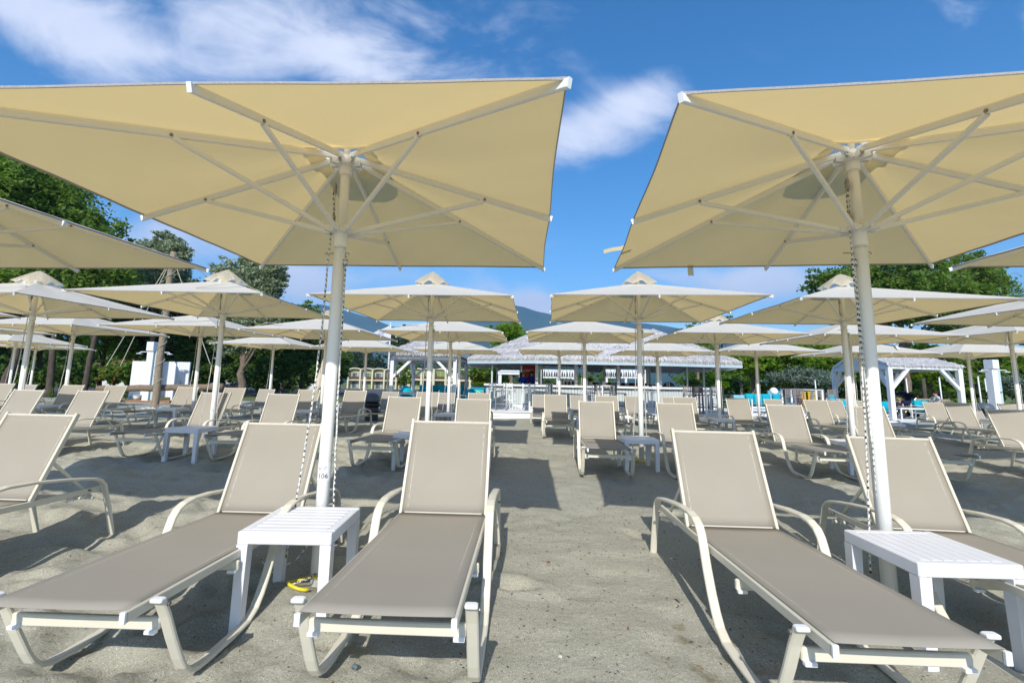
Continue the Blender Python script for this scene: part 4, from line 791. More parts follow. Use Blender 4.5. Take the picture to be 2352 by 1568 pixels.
for i, (px, Y) in enumerate([(30, 24), (52, 25), (120, 25), (148, 24.5), (172, 23), (190, 25), (205, 24), (222, 24), (248, 25), (298, 24), (312, 25), (335, 26), (352, 24), (500, 24), (640, 26), (655, 26), (672, 25), (690, 24), (800, 30), (815, 32)]): weed(px, Y, .5 + .35 * random.random(), f'leafy green weed at the back edge of the sand, {ORD[i] if i < 16 else "one of the last"} from the left' if i < 16 else ['leafy green weed right of the forked poplar trunk', 'leafy green weed left of the numbered parasol pole', 'small weed at the car park edge', 'small weed at the car park edge by the hotel'][i - 16], 200 + i)

# ---------------------------------------------------------------- beach bar
def wp(px, Y): return at(px, 880, Y=Y).x
def slab(mb, poly, z0, z1):
    n = len(poly); return mb.add([(x, y, z0) for x, y in poly] + [(x, y, z1) for x, y in poly], [tuple(range(n - 1, -1, -1)), tuple(range(n, 2 * n))] + [(i, (i + 1) % n, n + (i + 1) % n, n + i) for i in range(n)])
DZ = .07
dk = thing('deck_platform', 'low white painted timber platform under the bar', 'platform', (0, 17, 0))
xl, xr = wp(1128, 17.2), wp(1668, 17.6)
mb = MB(); slab(mb, [(xl, .2), (xr, .5), (xr + 1, 8), (xl - .6, 8)], -.35, DZ - .03); mb.build('base', 'white_paint', dk)
nb_ = 22; me = None
for k in range(nb_):
    y = .12 + k * .145; mb = MB(); mb.bbox(((xl + xr) / 2, 0, 0), (xr - xl + .06, .138, .032), .004)
    if me is None: me = mb.mesh('deck_board', 'white_paint')
    o = bpy.data.objects.new('deck_board', me); COL.objects.link(o); o.parent = dk; o.location = (0, y + .0, DZ - .012)
for k, z in enumerate((-.035, -.16)):
    mb = MB(); mb.bbox(((xl + xr) / 2, .02, z), (xr - xl + .05, .03, .115), .004); mb.build('riser_board', 'white_paint', dk)
bar = thing('beach_bar', 'white beach bar with grey thatched hipped roof and plank counter', 'bar', (0, 0, 0))
CT = 1.045; LC, RC = (wp(1232, 19.6), 19.6), (wp(1516, 19.6), 19.6); LE, RE = (wp(1117, 20.8), 20.8), (wp(1646, 20.6), 20.6)
for (a, b) in ((LE, LC), (LC, RC), (RC, RE)):
    A, B_ = Vector((*a, 0)), Vector((*b, 0)); d = (B_ - A); L = d.length; d.normalize(); ang = math.atan2(d.y, d.x); nrm = Vector((-d.y, d.x, 0)); n = max(2, round(L / .135)); w = L / n
    for k in range(n):
        c = A + d * (k + .5) * w + nrm * .012 * random.uniform(.6, 1.2); q = MB(); q.bbox((0, 0, 0), (w - .012, .022, .72), .003); o = q.build('plank', 'plank_grey', bar, loc=(c.x, c.y, .56)); o.rotation_euler.z = ang
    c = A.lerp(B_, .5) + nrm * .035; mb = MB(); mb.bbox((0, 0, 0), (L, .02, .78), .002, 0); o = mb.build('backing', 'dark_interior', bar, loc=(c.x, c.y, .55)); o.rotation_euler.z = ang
    c = A.lerp(B_, .5); mb = MB(); mb.bbox((0, -.03, 0), (L + .04, .03, .12), .004); o = mb.build('skirting', 'white_paint', bar, loc=(c.x, c.y, .13)); o.rotation_euler.z = ang
    mb = MB(); mb.bbox((0, .16, 0), (L + .12, .56, .035), .006); o = mb.build('counter_top', 'counter_top', bar, loc=(c.x, c.y, CT - .015)); o.rotation_euler.z = ang
    mb = MB(); mb.bbox((0, -.115, 0), (L + .10, .022, .085), .004); o = mb.build('counter_edge', 'white_paint', bar, loc=(c.x, c.y, CT - .055)); o.rotation_euler.z = ang
EZ = 1.965
EZ += .05; eL, eR = Vector((wp(1228.5, 18.7), 18.7, EZ)), Vector((wp(1536, 18.7), 18.7, EZ)); wL, wR = Vector((wp(1073, 20.4), 20.4, EZ)), Vector((wp(1706, 19.5), 19.5, EZ))
rz_ = at(1270, 757, Y=22.6).z; rL, rR = Vector((wp(1262, 22.6), 22.6, rz_)), Vector((wp(1497, 22.6), 22.6, rz_)); bL, bR = Vector((wL.x + .4, 26.6, EZ)), Vector((wR.x - .2, 26.6, EZ))
faces = [('front_roof', [eL, eR, rR, rL]), ('left_roof', [wL, eL, rL]), ('right_roof', [eR, wR, rR]), ('left_roof', [bL, wL, rL]), ('right_roof', [wR, bR, rR]), ('back_roof', [bR, bL, rL, rR])]
def thatch_face(parent, P_, t_=.13, seed=1, straws=2200, name='roof', sagm=.0):
    q = random.Random(seed); a, b = P_[0], P_[1]; c, d = (P_[2], P_[3]) if len(P_) == 4 else (P_[2], P_[2]); n = (b - a).cross(d - a).normalized(); mb = MB(); rows = []; nu, nv = 48, 20
    for j in range(nv + 1):
        v = j / nv; row = []
        for i in range(nu + 1):
            u = i / nu; p_ = (a.lerp(b, u)).lerp(d.lerp(c, u), v); lay = (v * 5) % 1
            hgt = t_ + .055 * (1 - lay) * (0 if v > .985 else 1) + .035 * mnoise.noise(Vector((p_.x * 2.1, p_.y * 2.1, p_.z * 2.1))) + .03 * mnoise.noise(Vector((p_.x * 7, p_.y * 7, p_.z * 9)))
            if j == 0: hgt = t_ * .9 + .03 * mnoise.noise(Vector((p_.x * 9, 3, 1)))
            row.append(tuple(p_ + n * hgt))
        rows.append(row)
    mb.grid(rows); mb.grid([[tuple(x) for x in (a.lerp(b, i / nu) for i in range(nu + 1))], rows[0]]); mb.add([a, b, c, d] if len(P_) == 4 else [a, b, c], [tuple(range(len(P_) - 1, -1, -1))])
    o = mb.build(name, 'thatch', parent)
    st = MB(); e = (b - a).normalized()
    for k in range(straws):
        v = q.random() ** 1.1 * .97; u = q.random(); lane = (int(v * 5) / 5.0) if q.random() < .35 else v; v = max(0, lane + q.uniform(0, .02)) if k % 3 == 0 else v
        p_ = (a.lerp(b, u)).lerp(d.lerp(c, u), v); up_ = ((d.lerp(c, u)) - a.lerp(b, u)).normalized(); L = q.uniform(.14, .34); sd = (e * q.uniform(-.25, .25) - up_).normalized(); s2 = e * q.uniform(.006, .014)
        h0 = t_ + q.uniform(.03, .075); p0 = p_ + n * h0; p1 = p0 + sd * L - n * q.uniform(0, .05)
        if v < .03: p1 = p_ + n * (t_ * .5) + Vector((0, 0, -q.uniform(.02, .08))) + sd * .06
        st.cur = k % 3; st.add([p0 - s2, p0 + s2, p1 + s2 * .4, p1 - s2 * .4], [(0, 1, 2, 3)])
    for k in range(int((b - a).length * 42)):   # hanging fringe
        u = q.random(); p_ = a.lerp(b, u) + n * q.uniform(.0, t_) + (a - d).normalized() * q.uniform(0, .03); s2 = e * q.uniform(.006, .013); st.cur = k % 3; p1 = p_ + Vector((0, 0, -q.uniform(.02, .07))) + e * q.uniform(-.02, .02)
        st.add([p_ - s2, p_ + s2, p1 + s2 * .5, p1 - s2 * .5], [(0, 1, 2, 3)])
    s_ = st.build('straw', ['straw_pale', 'straw_grey', 'straw_dark'], parent); s_['kind'] = 'stuff'; return o
for n_, c_ in (('straw_pale', (.76, .74, .72)), ('straw_grey', (.60, .58, .58)), ('straw_dark', (.50, .48, .47))): mat(n_, c_, .95, .2, 30, spec=.1)
for i, (nm, P_) in enumerate(faces): thatch_face(bar, P_, .12, 5 + i, 5200 if i == 0 else 2300 if i < 3 else 200, nm)
for a, b in ((wL, eL), (eL, eR), (eR, wR), (wL, bL), (wR, bR)):
    d = (b - a); L = d.length; d.normalize(); c = a.lerp(b, .5); mb = MB(); mb.bbox((0, 0, 0), (L, .03, .12), .004); o = mb.build('fascia', 'blue_grey_paint', bar, loc=(c.x, c.y - .03, EZ - .065)); o.rotation_euler.z = math.atan2(d.y, d.x)
for px, Y, w, m_ in ((1129.6, 20.2, .07, 'grey_paint'), (1141, 21.5, .07, 'grey_paint'), (1194.6, 21.5, .07, 'grey_paint'), (1232.6, 19.75, .125, 'white_paint'), (1322.7, 19.85, .125, 'white_paint'), (1388, 21.2, .07, 'grey_paint'), (1420, 19.85, .125, 'white_paint'), (1487, 20.8, .09, 'grey_paint'), (1493, 21.4, .07, 'grey_paint'), (1515.6, 19.8, .12, 'white_paint'), (1578.6, 20.2, .07, 'grey_paint'), (1616.6, 20.6, .08, 'grey_paint'), (1245, 21.2, .06, 'grey_paint'), (1240, 20.6, .05, 'grey_paint')):
    h = EZ + .05 - DZ + .12; mb = MB(); mb.bbox((0, 0, h / 2), (w, w, h), .006); mb.build('post', m_, bar, loc=(wp(px, Y), Y, DZ - .02))
# slack shade cloths under the eaves
for (pa, pb, Y, zt, dr) in ((1076, 1142, 20.9, 1.93, .16), (1142, 1196, 21.6, 1.90, .20), (1350, 1388, 21.6, 1.90, .22), (1492, 1580, 21.2, 1.90, .20), (1580, 1640, 20.8, 1.90, .14), (1640, 1700, 20.3, 1.92, .06)):
    xa, xb = wp(pa, Y), wp(pb, Y); rows = []
    for j in range(7): rows.append([(xa + (xb - xa) * i / 20, Y + .9 * j / 6 + .02 * math.sin(i * 1.7), zt - dr * math.sin(math.pi * j / 6 * .55) - .03 * abs(math.sin(i * .9 + j)) * (j / 6)) for i in range(21)])
    mb = MB(); mb.grid(rows); mb.build('shade_cloth', 'cloth_grey', bar, True)
# back bar shelving
def shelving(pa, pb, Y, label):
    xa, xb = wp(pa, Y), wp(pb, Y); o = thing('bottle_rack', label, 'shelf', ((xa + xb) / 2, Y, DZ)); w = xb - xa; zs = [1.24 - DZ + .25 - .0, ]
    z1 = at((pa + pb) / 2, 845, Y=Y).z + .004; z2 = at((pa + pb) / 2, 864, Y=Y).z
    for z in (z1, z2, z2 - .42):
        mb = MB(); mb.bbox((0, 0, z - DZ - .012), (w, .24, .022), .003); mb.build('shelf', 'grey_paint', o)
    for x in (-w / 2, w / 2):
        mb = MB(); mb.bbox((x, .0, .92), (.03, .24, 1.84), .004); mb.build('upright', 'grey_paint', o)
    mb = MB(); mb.bbox((0, .10, .35), (w, .03, .7), .003); mb.build('cupboard', 'grey_paint', o)
    return z1, z2, xa, xb
bott = {}
def bottle(kind):
    if kind in bott: return bott[kind].data
    cols = {'amber': (.28, .08, .015), 'dark': (.012, .012, .014), 'green': (.02, .16, .06), 'clear': (.42, .46, .47), 'red': (.35, .012, .01), 'gold': (.45, .26, .04)}
    mat('bottle_' + kind, cols[kind], .12, .1, 20, spec=.8); mb = MB(); mb.lathe([(.034, 0), (.036, .01), (.036, .14), (.030, .165), (.013, .20), (.012, .25), (.015, .252), (.015, .27)], 10)
    mb.cur = 1; mb.lathe([(.0365, .045), (.0365, .11)], 10); mb.f = mb.f[:-2]; mb.mi = mb.mi[:-2]; o = mb.build('bottle', ['bottle_' + kind, 'print_white'], None, True); bott[kind] = o; return None
sid = 0
for (pa, pb, Y, nb, lab, gap) in ((1246, 1347, 21.3, 17, 'left', (1318, 1328)), (1389, 1417, 21.3, 6, 'middle', None), (1424, 1479, 21.3, 10, 'right', None)):
    z1, z2, xa, xb = shelving(pa, pb, Y, f'grey bottle rack at the back of the bar, the {"wide left one" if lab == "left" else "narrow middle one" if lab == "middle" else "right one of three"}')
    for zi, z in enumerate((z1, z2)):
        for k in range(nb):
            x = xa + (xb - xa) * (k + .7 + random.uniform(-.12, .12)) / (nb + .4)
            if lab == 'left': kd = random.choice(['amber', 'amber', 'dark', 'gold', 'amber', 'dark']) if zi == 0 else (random.choice(['clear', 'clear', 'green' if k < 2 else 'clear']) if k < 10 else random.choice(['dark', 'amber', 'gold']))
            elif lab == 'middle': kd = random.choice(['amber', 'dark', 'red']) if zi == 0 else ['red', 'red', 'green', 'green', 'green', 'dark'][k]
            else: kd = random.choice(['dark', 'gold', 'amber']) if zi == 0 else random.choice(['amber', 'clear', 'clear', 'gold', 'clear'])
            me = bottle(kd); o = bott[kd] if me is None else bpy.data.objects.new('bottle', me)
            if me is not None: COL.objects.link(o)
            o.location = (x, Y - .03 + random.uniform(-.03, .03), z); sc_ = random.uniform(.72, .9); o.scale = (sc_ * random.uniform(.9, 1.2), sc_, sc_)
            tag(o, f'{kd} bottle with pale label on the {"upper" if zi == 0 else "lower"} shelf of the {"wide left" if lab == "left" else lab} bottle rack', 'bottle', f'{kd} bottles on the {"upper" if zi == 0 else "lower"} shelf of the {"wide left" if lab == "left" else lab} rack')
# fridge
Y = 21.1; xa, xb = wp(1199.5, Y), wp(1229, Y); fr = thing('drinks_fridge', 'red upright drinks fridge with white script lettering', 'fridge', ((xa + xb) / 2, Y, DZ)); w = xb - xa
mb = MB(); mb.bbox((0, .3, .92), (w, .6, 1.80), .02); mb.build('body', 'fridge_red', fr); mb = MB(); mb.bbox((0, -.012, .90), (w - .03, .03, 1.70), .012); dr = mb.build('door', 'fridge_red', fr)
mb = MB(); mb.bbox((-w / 2 + .05, -.045, .8), (.02, .03, .4), .006); mb.build('handle', 'steel', dr)
def text(body, size, m_, parent, loc, shear=0, rot=(math.pi / 2, 0, 0), name='lettering', mirror=False, ext=.001, sp=1.0):
    cu = bpy.data.curves.new(name, 'FONT'); cu.body = body; cu.size = size; cu.align_x = 'CENTER'; cu.shear = shear; cu.extrude = ext; cu.space_character = sp; ob = bpy.data.objects.new(name, cu); COL.objects.link(ob)
    dg = bpy.context.evaluated_depsgraph_get(); me = bpy.data.meshes.new_from_object(ob.evaluated_get(dg)); bpy.data.objects.remove(ob); me.materials.clear(); me.materials.append(MT[m_])
    o = bpy.data.objects.new(name, me); COL.objects.link(o); o.parent = parent; o.location = loc; o.rotation_euler = rot
    if mirror: o.scale = (-1, 1, 1)
    return o
text('Coca-Cola', .105, 'print_white', dr, (0, -.031, 1.56), .55, sp=.82)
mb = MB(); mb.tube([(-.13 + .02 * k, -.031, 1.545 - .012 * math.sin(k * .5)) for k in range(12)], .004, 5); mb.build('flourish', 'print_white', dr)
# ---------------------------------------------------------------- bar furniture
def make_stool():
    o = thing('bar_stool', 'white wooden ladder back bar stool', 'bar stool'); s = .30
    for sx_ in (-1, 1):
        for sy_, h in ((-1, .74), (1, .74)):
            mb = MB(); mb.sweep([(sx_ * s * .52, sy_ * s * .52, 0), (sx_ * s * .40, sy_ * s * .40, h)], rrect(.032, .032, .004), (0, 1, 0)); mb.build('leg', 'white_paint', o)
        mb = MB(); mb.sweep([(sx_ * s * .40, s * -.42, .74), (sx_ * s * .42, s * -.52, 1.02)], rrect(.03, .03, .004), (0, 1, 0)); mb.build('back_post', 'white_paint', o)
    mb = MB(); mb.bbox((0, 0, .75), (s + .04, s + .04, .03), .006); mb.build('seat', 'white_paint', o)
    for z in (.98, .88):
        mb = MB(); mb.bbox((0, -s * .47, z), (s * .82, .02, .04), .004); mb.build('back_rail', 'white_paint', o)
    for z in (.30,):
        for sx_ in (-1, 1):
            mb = MB(); mb.bbox((sx_ * s * .47, 0, z), (.022, s * .9, .026), .003); mb.build('stretcher', 'white_paint', o); mb = MB(); mb.bbox((0, sx_ * s * .47, z + .03), (s * .9, .022, .026), .003); mb.build('stretcher', 'white_paint', o)
    return o
def make_barchair():
    o = thing('bar_chair', 'taupe high bar chair with slatted back', 'bar chair'); s = .38
    for sx_ in (-1, 1):
        for sy_ in (-1, 1):
            h = 1.03 if sy_ > 0 else .72; mb = MB(); mb.sweep([(sx_ * s * .5, sy_ * s * .52, 0), (sx_ * s * .46, sy_ * s * .46, h)], rrect(.034, .034, .005), (0, 1, 0)); mb.build('leg', 'taupe_plastic', o)
    mb = MB(); mb.bbox((0, 0, .71), (s, s, .035), .006); mb.build('seat', 'taupe_plastic', o)
    for k in range(6):
        mb = MB(); mb.bbox((-s * .38 + k * s * .152, s * .47, .89), (.036, .012, .24), .003); mb.build('back_slat', 'taupe_plastic', o)
    mb = MB(); mb.bbox((0, s * .465, 1.02), (s * .95, .03, .03), .004); mb.build('top_rail', 'taupe_plastic', o)
    for z in (.25,):
        for sx_ in (-1, 1):
            mb = MB(); mb.bbox((sx_ * s * .49, 0, z), (.024, s, .03), .003); mb.build('stretcher', 'taupe_plastic', o); mb = MB(); mb.bbox((0, sx_ * s * .5, z), (s, .024, .03), .003); mb.build('footrest', 'taupe_plastic', o)
    return o
ST = make_stool(); used = False
for i, (px, Y, rz, lb) in enumerate([(1131, 18.9, .05, 'leftmost white ladder stool at the bar counter'), (1161, 19.0, .3, 'white ladder stool behind the left high table frame'), (1174, 18.8, -.4, 'white ladder stool seen through the left high table'), (1207, 18.9, .05, 'white ladder stool right of the left high table'), (1218, 18.6, .6, 'white ladder stool turned sideways left of the coupled loungers'), (1261, 19.0, 0, 'white ladder stool standing alone in the middle of the counter'),
        (1352, 18.9, .1, 'white ladder stool behind the second row pole right of the aisle'), (1478, 18.9, .1, 'white ladder stool just right of the second row pole'), (1504, 18.9, -.1, 'white ladder stool behind the fourth row pole'), (1581, 18.9, .1, 'white ladder stool at the right wing of the counter'), (1600, 18.8, .1, 'white ladder stool behind the right bar chairs'), (1640, 18.9, 0, 'white ladder stool at the right end of the counter')]):
    o = ST if not used else copy_tree(ST); used = True; o.location = (wp(px, Y), Y, DZ); o.rotation_euler = (0, 0, rz); tag(o, lb, 'bar stool', 'white bar stools along the counter')
BC = make_barchair(); used = False
for px, Y, rz, lb in [(1151, 17.7, -1.57, 'taupe high chair left of the left high table, seen side on'), (1277, 17.7, 1.57, 'taupe high chair right of the left high table, seen side on'), (1358, 17.9, -1.5, 'taupe high chair left of the middle high table'), (1394, 18.3, 3.14, 'taupe high chair behind the middle high table'), (1425, 17.9, 1.5, 'taupe high chair right of the middle high table'),
        (1582, 17.8, -.2, 'first taupe high chair left of the right high table'), (1597, 18.1, -1.2, 'second taupe high chair left of the right high table'), (1609, 17.7, .2, 'taupe high chair with its slats facing, beside the right high table'), (1640, 18.3, 3.1, 'taupe high chair behind the right high table'), (1668, 18.0, 1.4, 'taupe high chair right of the right high table')]:
    o = BC if not used else copy_tree(BC); used = True; o.location = (wp(px, Y), Y, DZ); o.rotation_euler = (0, 0, rz); tag(o, lb, 'bar chair', 'taupe high bar chairs')
for i, (pa, pb, Y, dp, lb) in enumerate([(1217, 1263, 17.35, .6, 'left high white table standing at the deck edge'), (1383.5, 1409, 17.5, .5, 'middle high white table behind the second row loungers'), (1620, 1647, 17.4, .6, 'right high white table at the end of the bar')]):
    xa, xb = wp(pa, Y), wp(pb, Y); w = xb - xa; o = thing('high_table', lb, 'high table', ((xa + xb) / 2, Y, DZ), 0, 'high white bar tables')
    for sx_ in (-1, 1):
        for yy_ in (0, dp):
            mb = MB(); mb.bbox((sx_ * w / 2, yy_, .49), (.055, .055, .98), .005); mb.build('leg', 'white_paint', o)
    mb = MB(); mb.bbox((0, dp / 2, .995), (w + .10, dp + .1, .022), .004); mb.build('table_top', 'white_paint', o)
    for z, yy_ in ((.05, 0), (.16, 0), (.05, dp)):
        mb = MB(); mb.bbox((0, yy_, z), (w - .05, .045, .05), .004); mb.build('cross_bar', 'white_paint', o)
# things on and behind the counter
Y = 20.1
q = thing('menu_holder', 'white menu card standing on the counter in the middle', 'menu', (wp(1387, Y), Y, CT)); mb = MB(); mb.bbox((0, 0, .095), (.17, .012, .19), .003, .1); mb.build('card', 'print_white', q); mb = MB(); mb.bbox((0, .02, .008), (.18, .08, .014), .003); mb.build('foot', 'white_paint', q); mb = MB(); mb.lathe([(.001, 0), (.025, .004)], 10, (0, -.010, .14)); q2 = mb.build('emblem', 'litter_slate', q)
q = thing('coffee_machine', 'steel and black coffee machine behind the counter', 'coffee machine', (wp(1306, 20.8), 20.8, CT - .1)); mb = MB(); mb.bbox((0, 0, .19), (.56, .4, .30), .02); mb.build('body', 'print_white', q)
for k in (-.16, 0, .16): mb = MB(); mb.lathe([(.03, .0), (.045, .03), (.045, .13), (.03, .16), (.02, .22), (.001, .24)], 10, (k, -.23, .04)); mb.build('grinder', 'black_plastic', q, True)
def plant(name, label, px, Y, z, n, L, m_, pot=None, droop=.5, seed=0, cat='plant', w=.05):
    o = thing(name, label, cat, (wp(px, Y), Y, z)); r_ = random.Random(seed); mb = MB()
    for k in range(n):
        a = k * 2.39996; el = r_.uniform(.35, 1.25); d = Vector((math.cos(a) * math.cos(el), math.sin(a) * math.cos(el), math.sin(el))); s_ = Vector((-math.sin(a), math.cos(a), 0)); pts = []; Lk = L * r_.uniform(.7, 1.1)
        for i in range(8): f = i / 7; pts.append(d * Lk * f + Vector((0, 0, -droop * Lk * f * f)) + Vector((0, 0, .12)))
        if name == 'palm':
            for i in range(1, 8):
                for h in range(4):
                    f = (i + h / 4) / 8; j = min(6, int(f * 7)); p_ = pts[j].lerp(pts[j + 1], f * 7 - j); ll = Lk * .34 * math.sin(math.pi * (.12 + .8 * f))
                    for sg in (-1, 1): e = p_ + s_ * sg * ll * .8 + d * ll * .55 + Vector((0, 0, -ll * .35)); g_ = d * .012; mb.add([p_ - g_, p_ + g_, e], [(0, 1, 2)])
            mb.tube(pts, [.012 * (1 - i / 9) for i in range(8)], 4)
        else: mb.grid([[tuple(p_ - s_ * w * math.sin(math.pi * (.1 + .85 * i / 7)) * .5), tuple(p_ + s_ * w * math.sin(math.pi * (.1 + .85 * i / 7)) * .5)] for i, p_ in enumerate(pts)])
    mb.build('leaves', m_, o)
    if pot: mb = MB(); mb.lathe([(pot * .7, 0), (pot, .16), (pot * .9, .16), (pot * .85, .13), (.001, .13)], 14); mb.build('pot', 'stone_white', o, True)
    return o
plant('potted_plant', 'spiky green plant in a pot on the counter behind the second row pole', 1356, 20.3, CT, 34, .42, 'leaf_palm', .11, .35, 3, w=.05)
plant('potted_plant', 'small potted grass between the bottle rack and counter', 1258, 20.9, CT - .05, 26, .26, 'leaf_gold', .10, .6, 4, w=.02)
plant('potted_plant', 'pale spiky plant standing behind the bar next to the fridge', 1188, 22.2, .85, 30, .36, 'leaf_palm', .12, .7, 8, w=.03)
p_ = plant('palm', 'palm with arching fronds at the right end of the bar', 1594, 23.4, DZ + .75, 26, 1.05, 'leaf_palm', None, .55, 5, 'palm'); mb = MB(); mb.tube([(0, 0, -.9), (.02, 0, -.4), (0, 0, .1)], [.13, .11, .10], 10); mb.build('trunk', 'bark', p_, True)
for px, py, Y, lb in ((1360, 858, 22.5, 'left of the two white pendant lamps by the spiky plant'), (1373, 863.5, 23.5, 'right of the two white pendant lamps by the spiky plant'), (1539, 861, 22.5, 'left white pendant lamp near the palm'), (1544, 865, 23, 'right white pendant lamp near the palm')):
    c = at(px, py, Y=Y); q = thing('pendant_lamp', lb, 'lamp', c); mb = MB(); mb.lathe([(.001, .07), (.05, .06), (.085, .02), (.09, -.03), (.08, -.03), (.04, .04)], 16); mb.build('lamp_shade', 'globe_white', q, True); mb = MB(); mb.tube([(0, 0, .06), (0, 0, 1.94 - c.z)], .004, 5, (0, 1, 0)); mb.build('cord', 'black_plastic', q)
for i, (px, Y, h, r, m_, lb) in enumerate([(1532, 20.6, .19, .035, 'white_paint', 'left steel shaker can on the right of the counter'), (1537, 20.6, .18, .035, 'white_paint', 'right steel shaker can on the right of the counter'), (1268, 20.2, .08, .04, 'print_white', 'white cup on the counter left of the bottle rack'), (1299, 20.2, .05, .05, 'print_red', 'red rimmed bowl below the coffee machine'), (1404, 20.2, .06, .05, 'print_white', 'stack of white cups right of the menu card'), (1455, 20.2, .05, .07, 'print_red', 'low red bowl at the right of the counter'), (1563, 20.6, .08, .08, 'print_white', 'white bowl near the palm')]):
    mb = MB(); mb.lathe([(r * .8, 0), (r, h), (r * .9, h), (r * .7, .01), (.001, .01)], 12); tag(mb.build('cup' if 'cup' in lb else 'bowl' if 'bowl' in lb else 'shaker_can', m_, None, True, (wp(px, Y), Y, CT)), lb, 'tableware')
q = thing('barbecue', 'black kettle barbecue with side shelf seen through the bar', 'barbecue', (wp(1536, 23.5), 23.5, DZ)); mb = MB(); mb.lathe([(.001, .62), (.2, .66), (.3, .8), (.31, .9)], 18); mb.build('bowl', 'black_plastic', q, True); mb = MB(); mb.lathe([(.31, .905), (.28, 1.05), (.16, 1.16), (.001, 1.19)], 18); mb.build('lid', 'bin_grey', q, True)
for a in (0, 2.1, 4.2): mb = MB(); mb.tube([(.2 * math.cos(a), .2 * math.sin(a), .7), (.34 * math.cos(a), .34 * math.sin(a), 0)], .02, 6); mb.build('leg', 'black_plastic', q)
mb = MB(); mb.bbox((-.45, 0, .86), (.34, .4, .03), .005); mb.build('side_shelf', 'black_plastic', q)
q = thing('grey_crate', 'grey box standing on the counter right of the thick post', 'box', (wp(1501, 20.4), 20.4, CT)); mb = MB(); mb.bbox((0, 0, .045), (.30, .22, .09), .01); mb.build('body', 'taupe_plastic', q); mb = MB(); mb.bbox((0, 0, .095), (.31, .23, .012), .004); mb.build('lid', 'grey_paint', q)
q = thing('white_cabana', 'white flat roofed cabana seen behind the bar', 'cabana', (wp(1172, 31), 31, gz(31)))
w = (wp(1200, 31) - wp(1145, 31)); 
for sx_ in (-1, 1):
    for y in (0, 2): mb = MB(); mb.bbox((sx_ * (w / 2 - .1), y, 1.0), (.22, .2, 2.0), .01); mb.build('post', 'white_paint', q)
mb = MB(); mb.bbox((0, 1, 2.05), (w + .1, 2.3, .18), .01); mb.build('roof_beam', 'white_paint', q); mb = MB(); mb.add([(-w / 2 - .1, -.2, 2.145), (w / 2 + .1, -.2, 2.145), (w / 2 + .1, 2.2, 2.145), (-w / 2 - .1, 2.2, 2.145), (0.3, 1, 2.6)], [(0, 1, 4), (1, 2, 4), (2, 3, 4), (3, 0, 4)]); mb.build('roof', 'white_paint', q)
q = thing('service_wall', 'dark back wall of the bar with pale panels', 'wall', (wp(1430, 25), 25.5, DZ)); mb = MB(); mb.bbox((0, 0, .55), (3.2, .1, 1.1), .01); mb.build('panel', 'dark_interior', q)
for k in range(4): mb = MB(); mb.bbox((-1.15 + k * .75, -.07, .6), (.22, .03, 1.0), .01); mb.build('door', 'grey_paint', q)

for pa, pb, Y, lb in ((1243, 1318, 30.5, 'white pavilion wall seen between the bottles of the wide left rack'), (1392, 1484, 30.0, 'white pavilion wall seen between the bottles of the right racks')):
    xa, xb = wp(pa, Y), wp(pb, Y); w = xb - xa; o = thing('pavilion_wall', lb, 'wall', ((xa + xb) / 2, Y, gz(Y)))
    z0, z1 = at(pa, 868, Y=Y).z - gz(Y), at(pa, 848, Y=Y).z - gz(Y); n = 9
    for k in range(n): mb = MB(); mb.bbox((-w / 2 + w * (k + .5) / n, 0, (z0 + z1) / 2), (w / n - .02, .05, z1 - z0), .006); mb.build('panel', 'white_paint', o)
    for s_ in (-1, 0, 1): mb = MB(); mb.bbox((s_ * w * .48, .05, z1 / 2), (.14, .1, z1), .01); mb.build('post', 'white_paint', o)

# ---------------------------------------------------------------- thatched pergolas
def post(o, x, y, z0, z1, w=.15, m_='white_paint', name='post'):
    mb = MB(); mb.bbox((x, y, (z0 + z1) / 2), (w, w, z1 - z0), .012); return mb.build(name, m_, o)
def beam(o, a, b, w=.12, h=.14, m_='white_paint', name='beam'):
    mb = MB(); mb.sweep([a, b], rrect(w, h, .01), (0, 0, 1) if abs((Vector(b) - Vector(a)).normalized().z) < .95 else (0, 1, 0)); return mb.build(name, m_, o)
Yf, Yb = 20.0, 24.6; xa, xb = wp(899, Yf), wp(1044, Yf); H_ = at(899, 818, Y=Yf).z; g = gz(21)
pg = thing('thatched_pergola', 'white timber pergola with thatched roof left of the bar', 'pergola', (0, 0, 0)); dx = wp(949, Yb) - wp(899, Yf)
cs = [(xa, Yf), (xb, Yf), (wp(1071, Yb) , Yb), (wp(949, Yb), Yb)]
for x, y in cs: post(pg, x, y, gz(y) - .2, H_ - .1, .15)
for (x0, y0), (x1, y1) in zip(cs, cs[1:] + cs[:1]):
    A, B_ = Vector((x0, y0, H_ - .03)), Vector((x1, y1, H_ - .03)); beam(pg, A, B_, .14, .16)
    d = (B_ - A).normalized()
    for P_, s_ in ((A, 1), (B_, -1)): beam(pg, P_ + Vector((0, 0, -.85)) + d * s_ * .06, P_ + d * s_ * .85 + Vector((0, 0, -.07)), .11, .11, name='brace')
e = .22; c0 = [Vector((cs[0][0] - e, cs[0][1] - e, H_ + .05)), Vector((cs[1][0] + e, cs[1][1] - e, H_ + .05)), Vector((cs[2][0] + e, cs[2][1] + e, H_ + .05)), Vector((cs[3][0] - e, cs[3][1] + e, H_ + .05))]
mid = sum(c0, Vector()) / 4; rA = Vector((c0[0].lerp(c0[3], .5))) + Vector((.9, 0, .78)); rB = Vector((c0[1].lerp(c0[2], .5))) + Vector((-.0, 0, .78))
thatch_face(pg, [c0[0], c0[1], rB, rA], .09, 31, 2600, 'roof'); thatch_face(pg, [c0[3], c0[0], rA], .09, 32, 500, 'roof'); thatch_face(pg, [c0[2], c0[3], rA, rB], .09, 33, 300, 'roof')
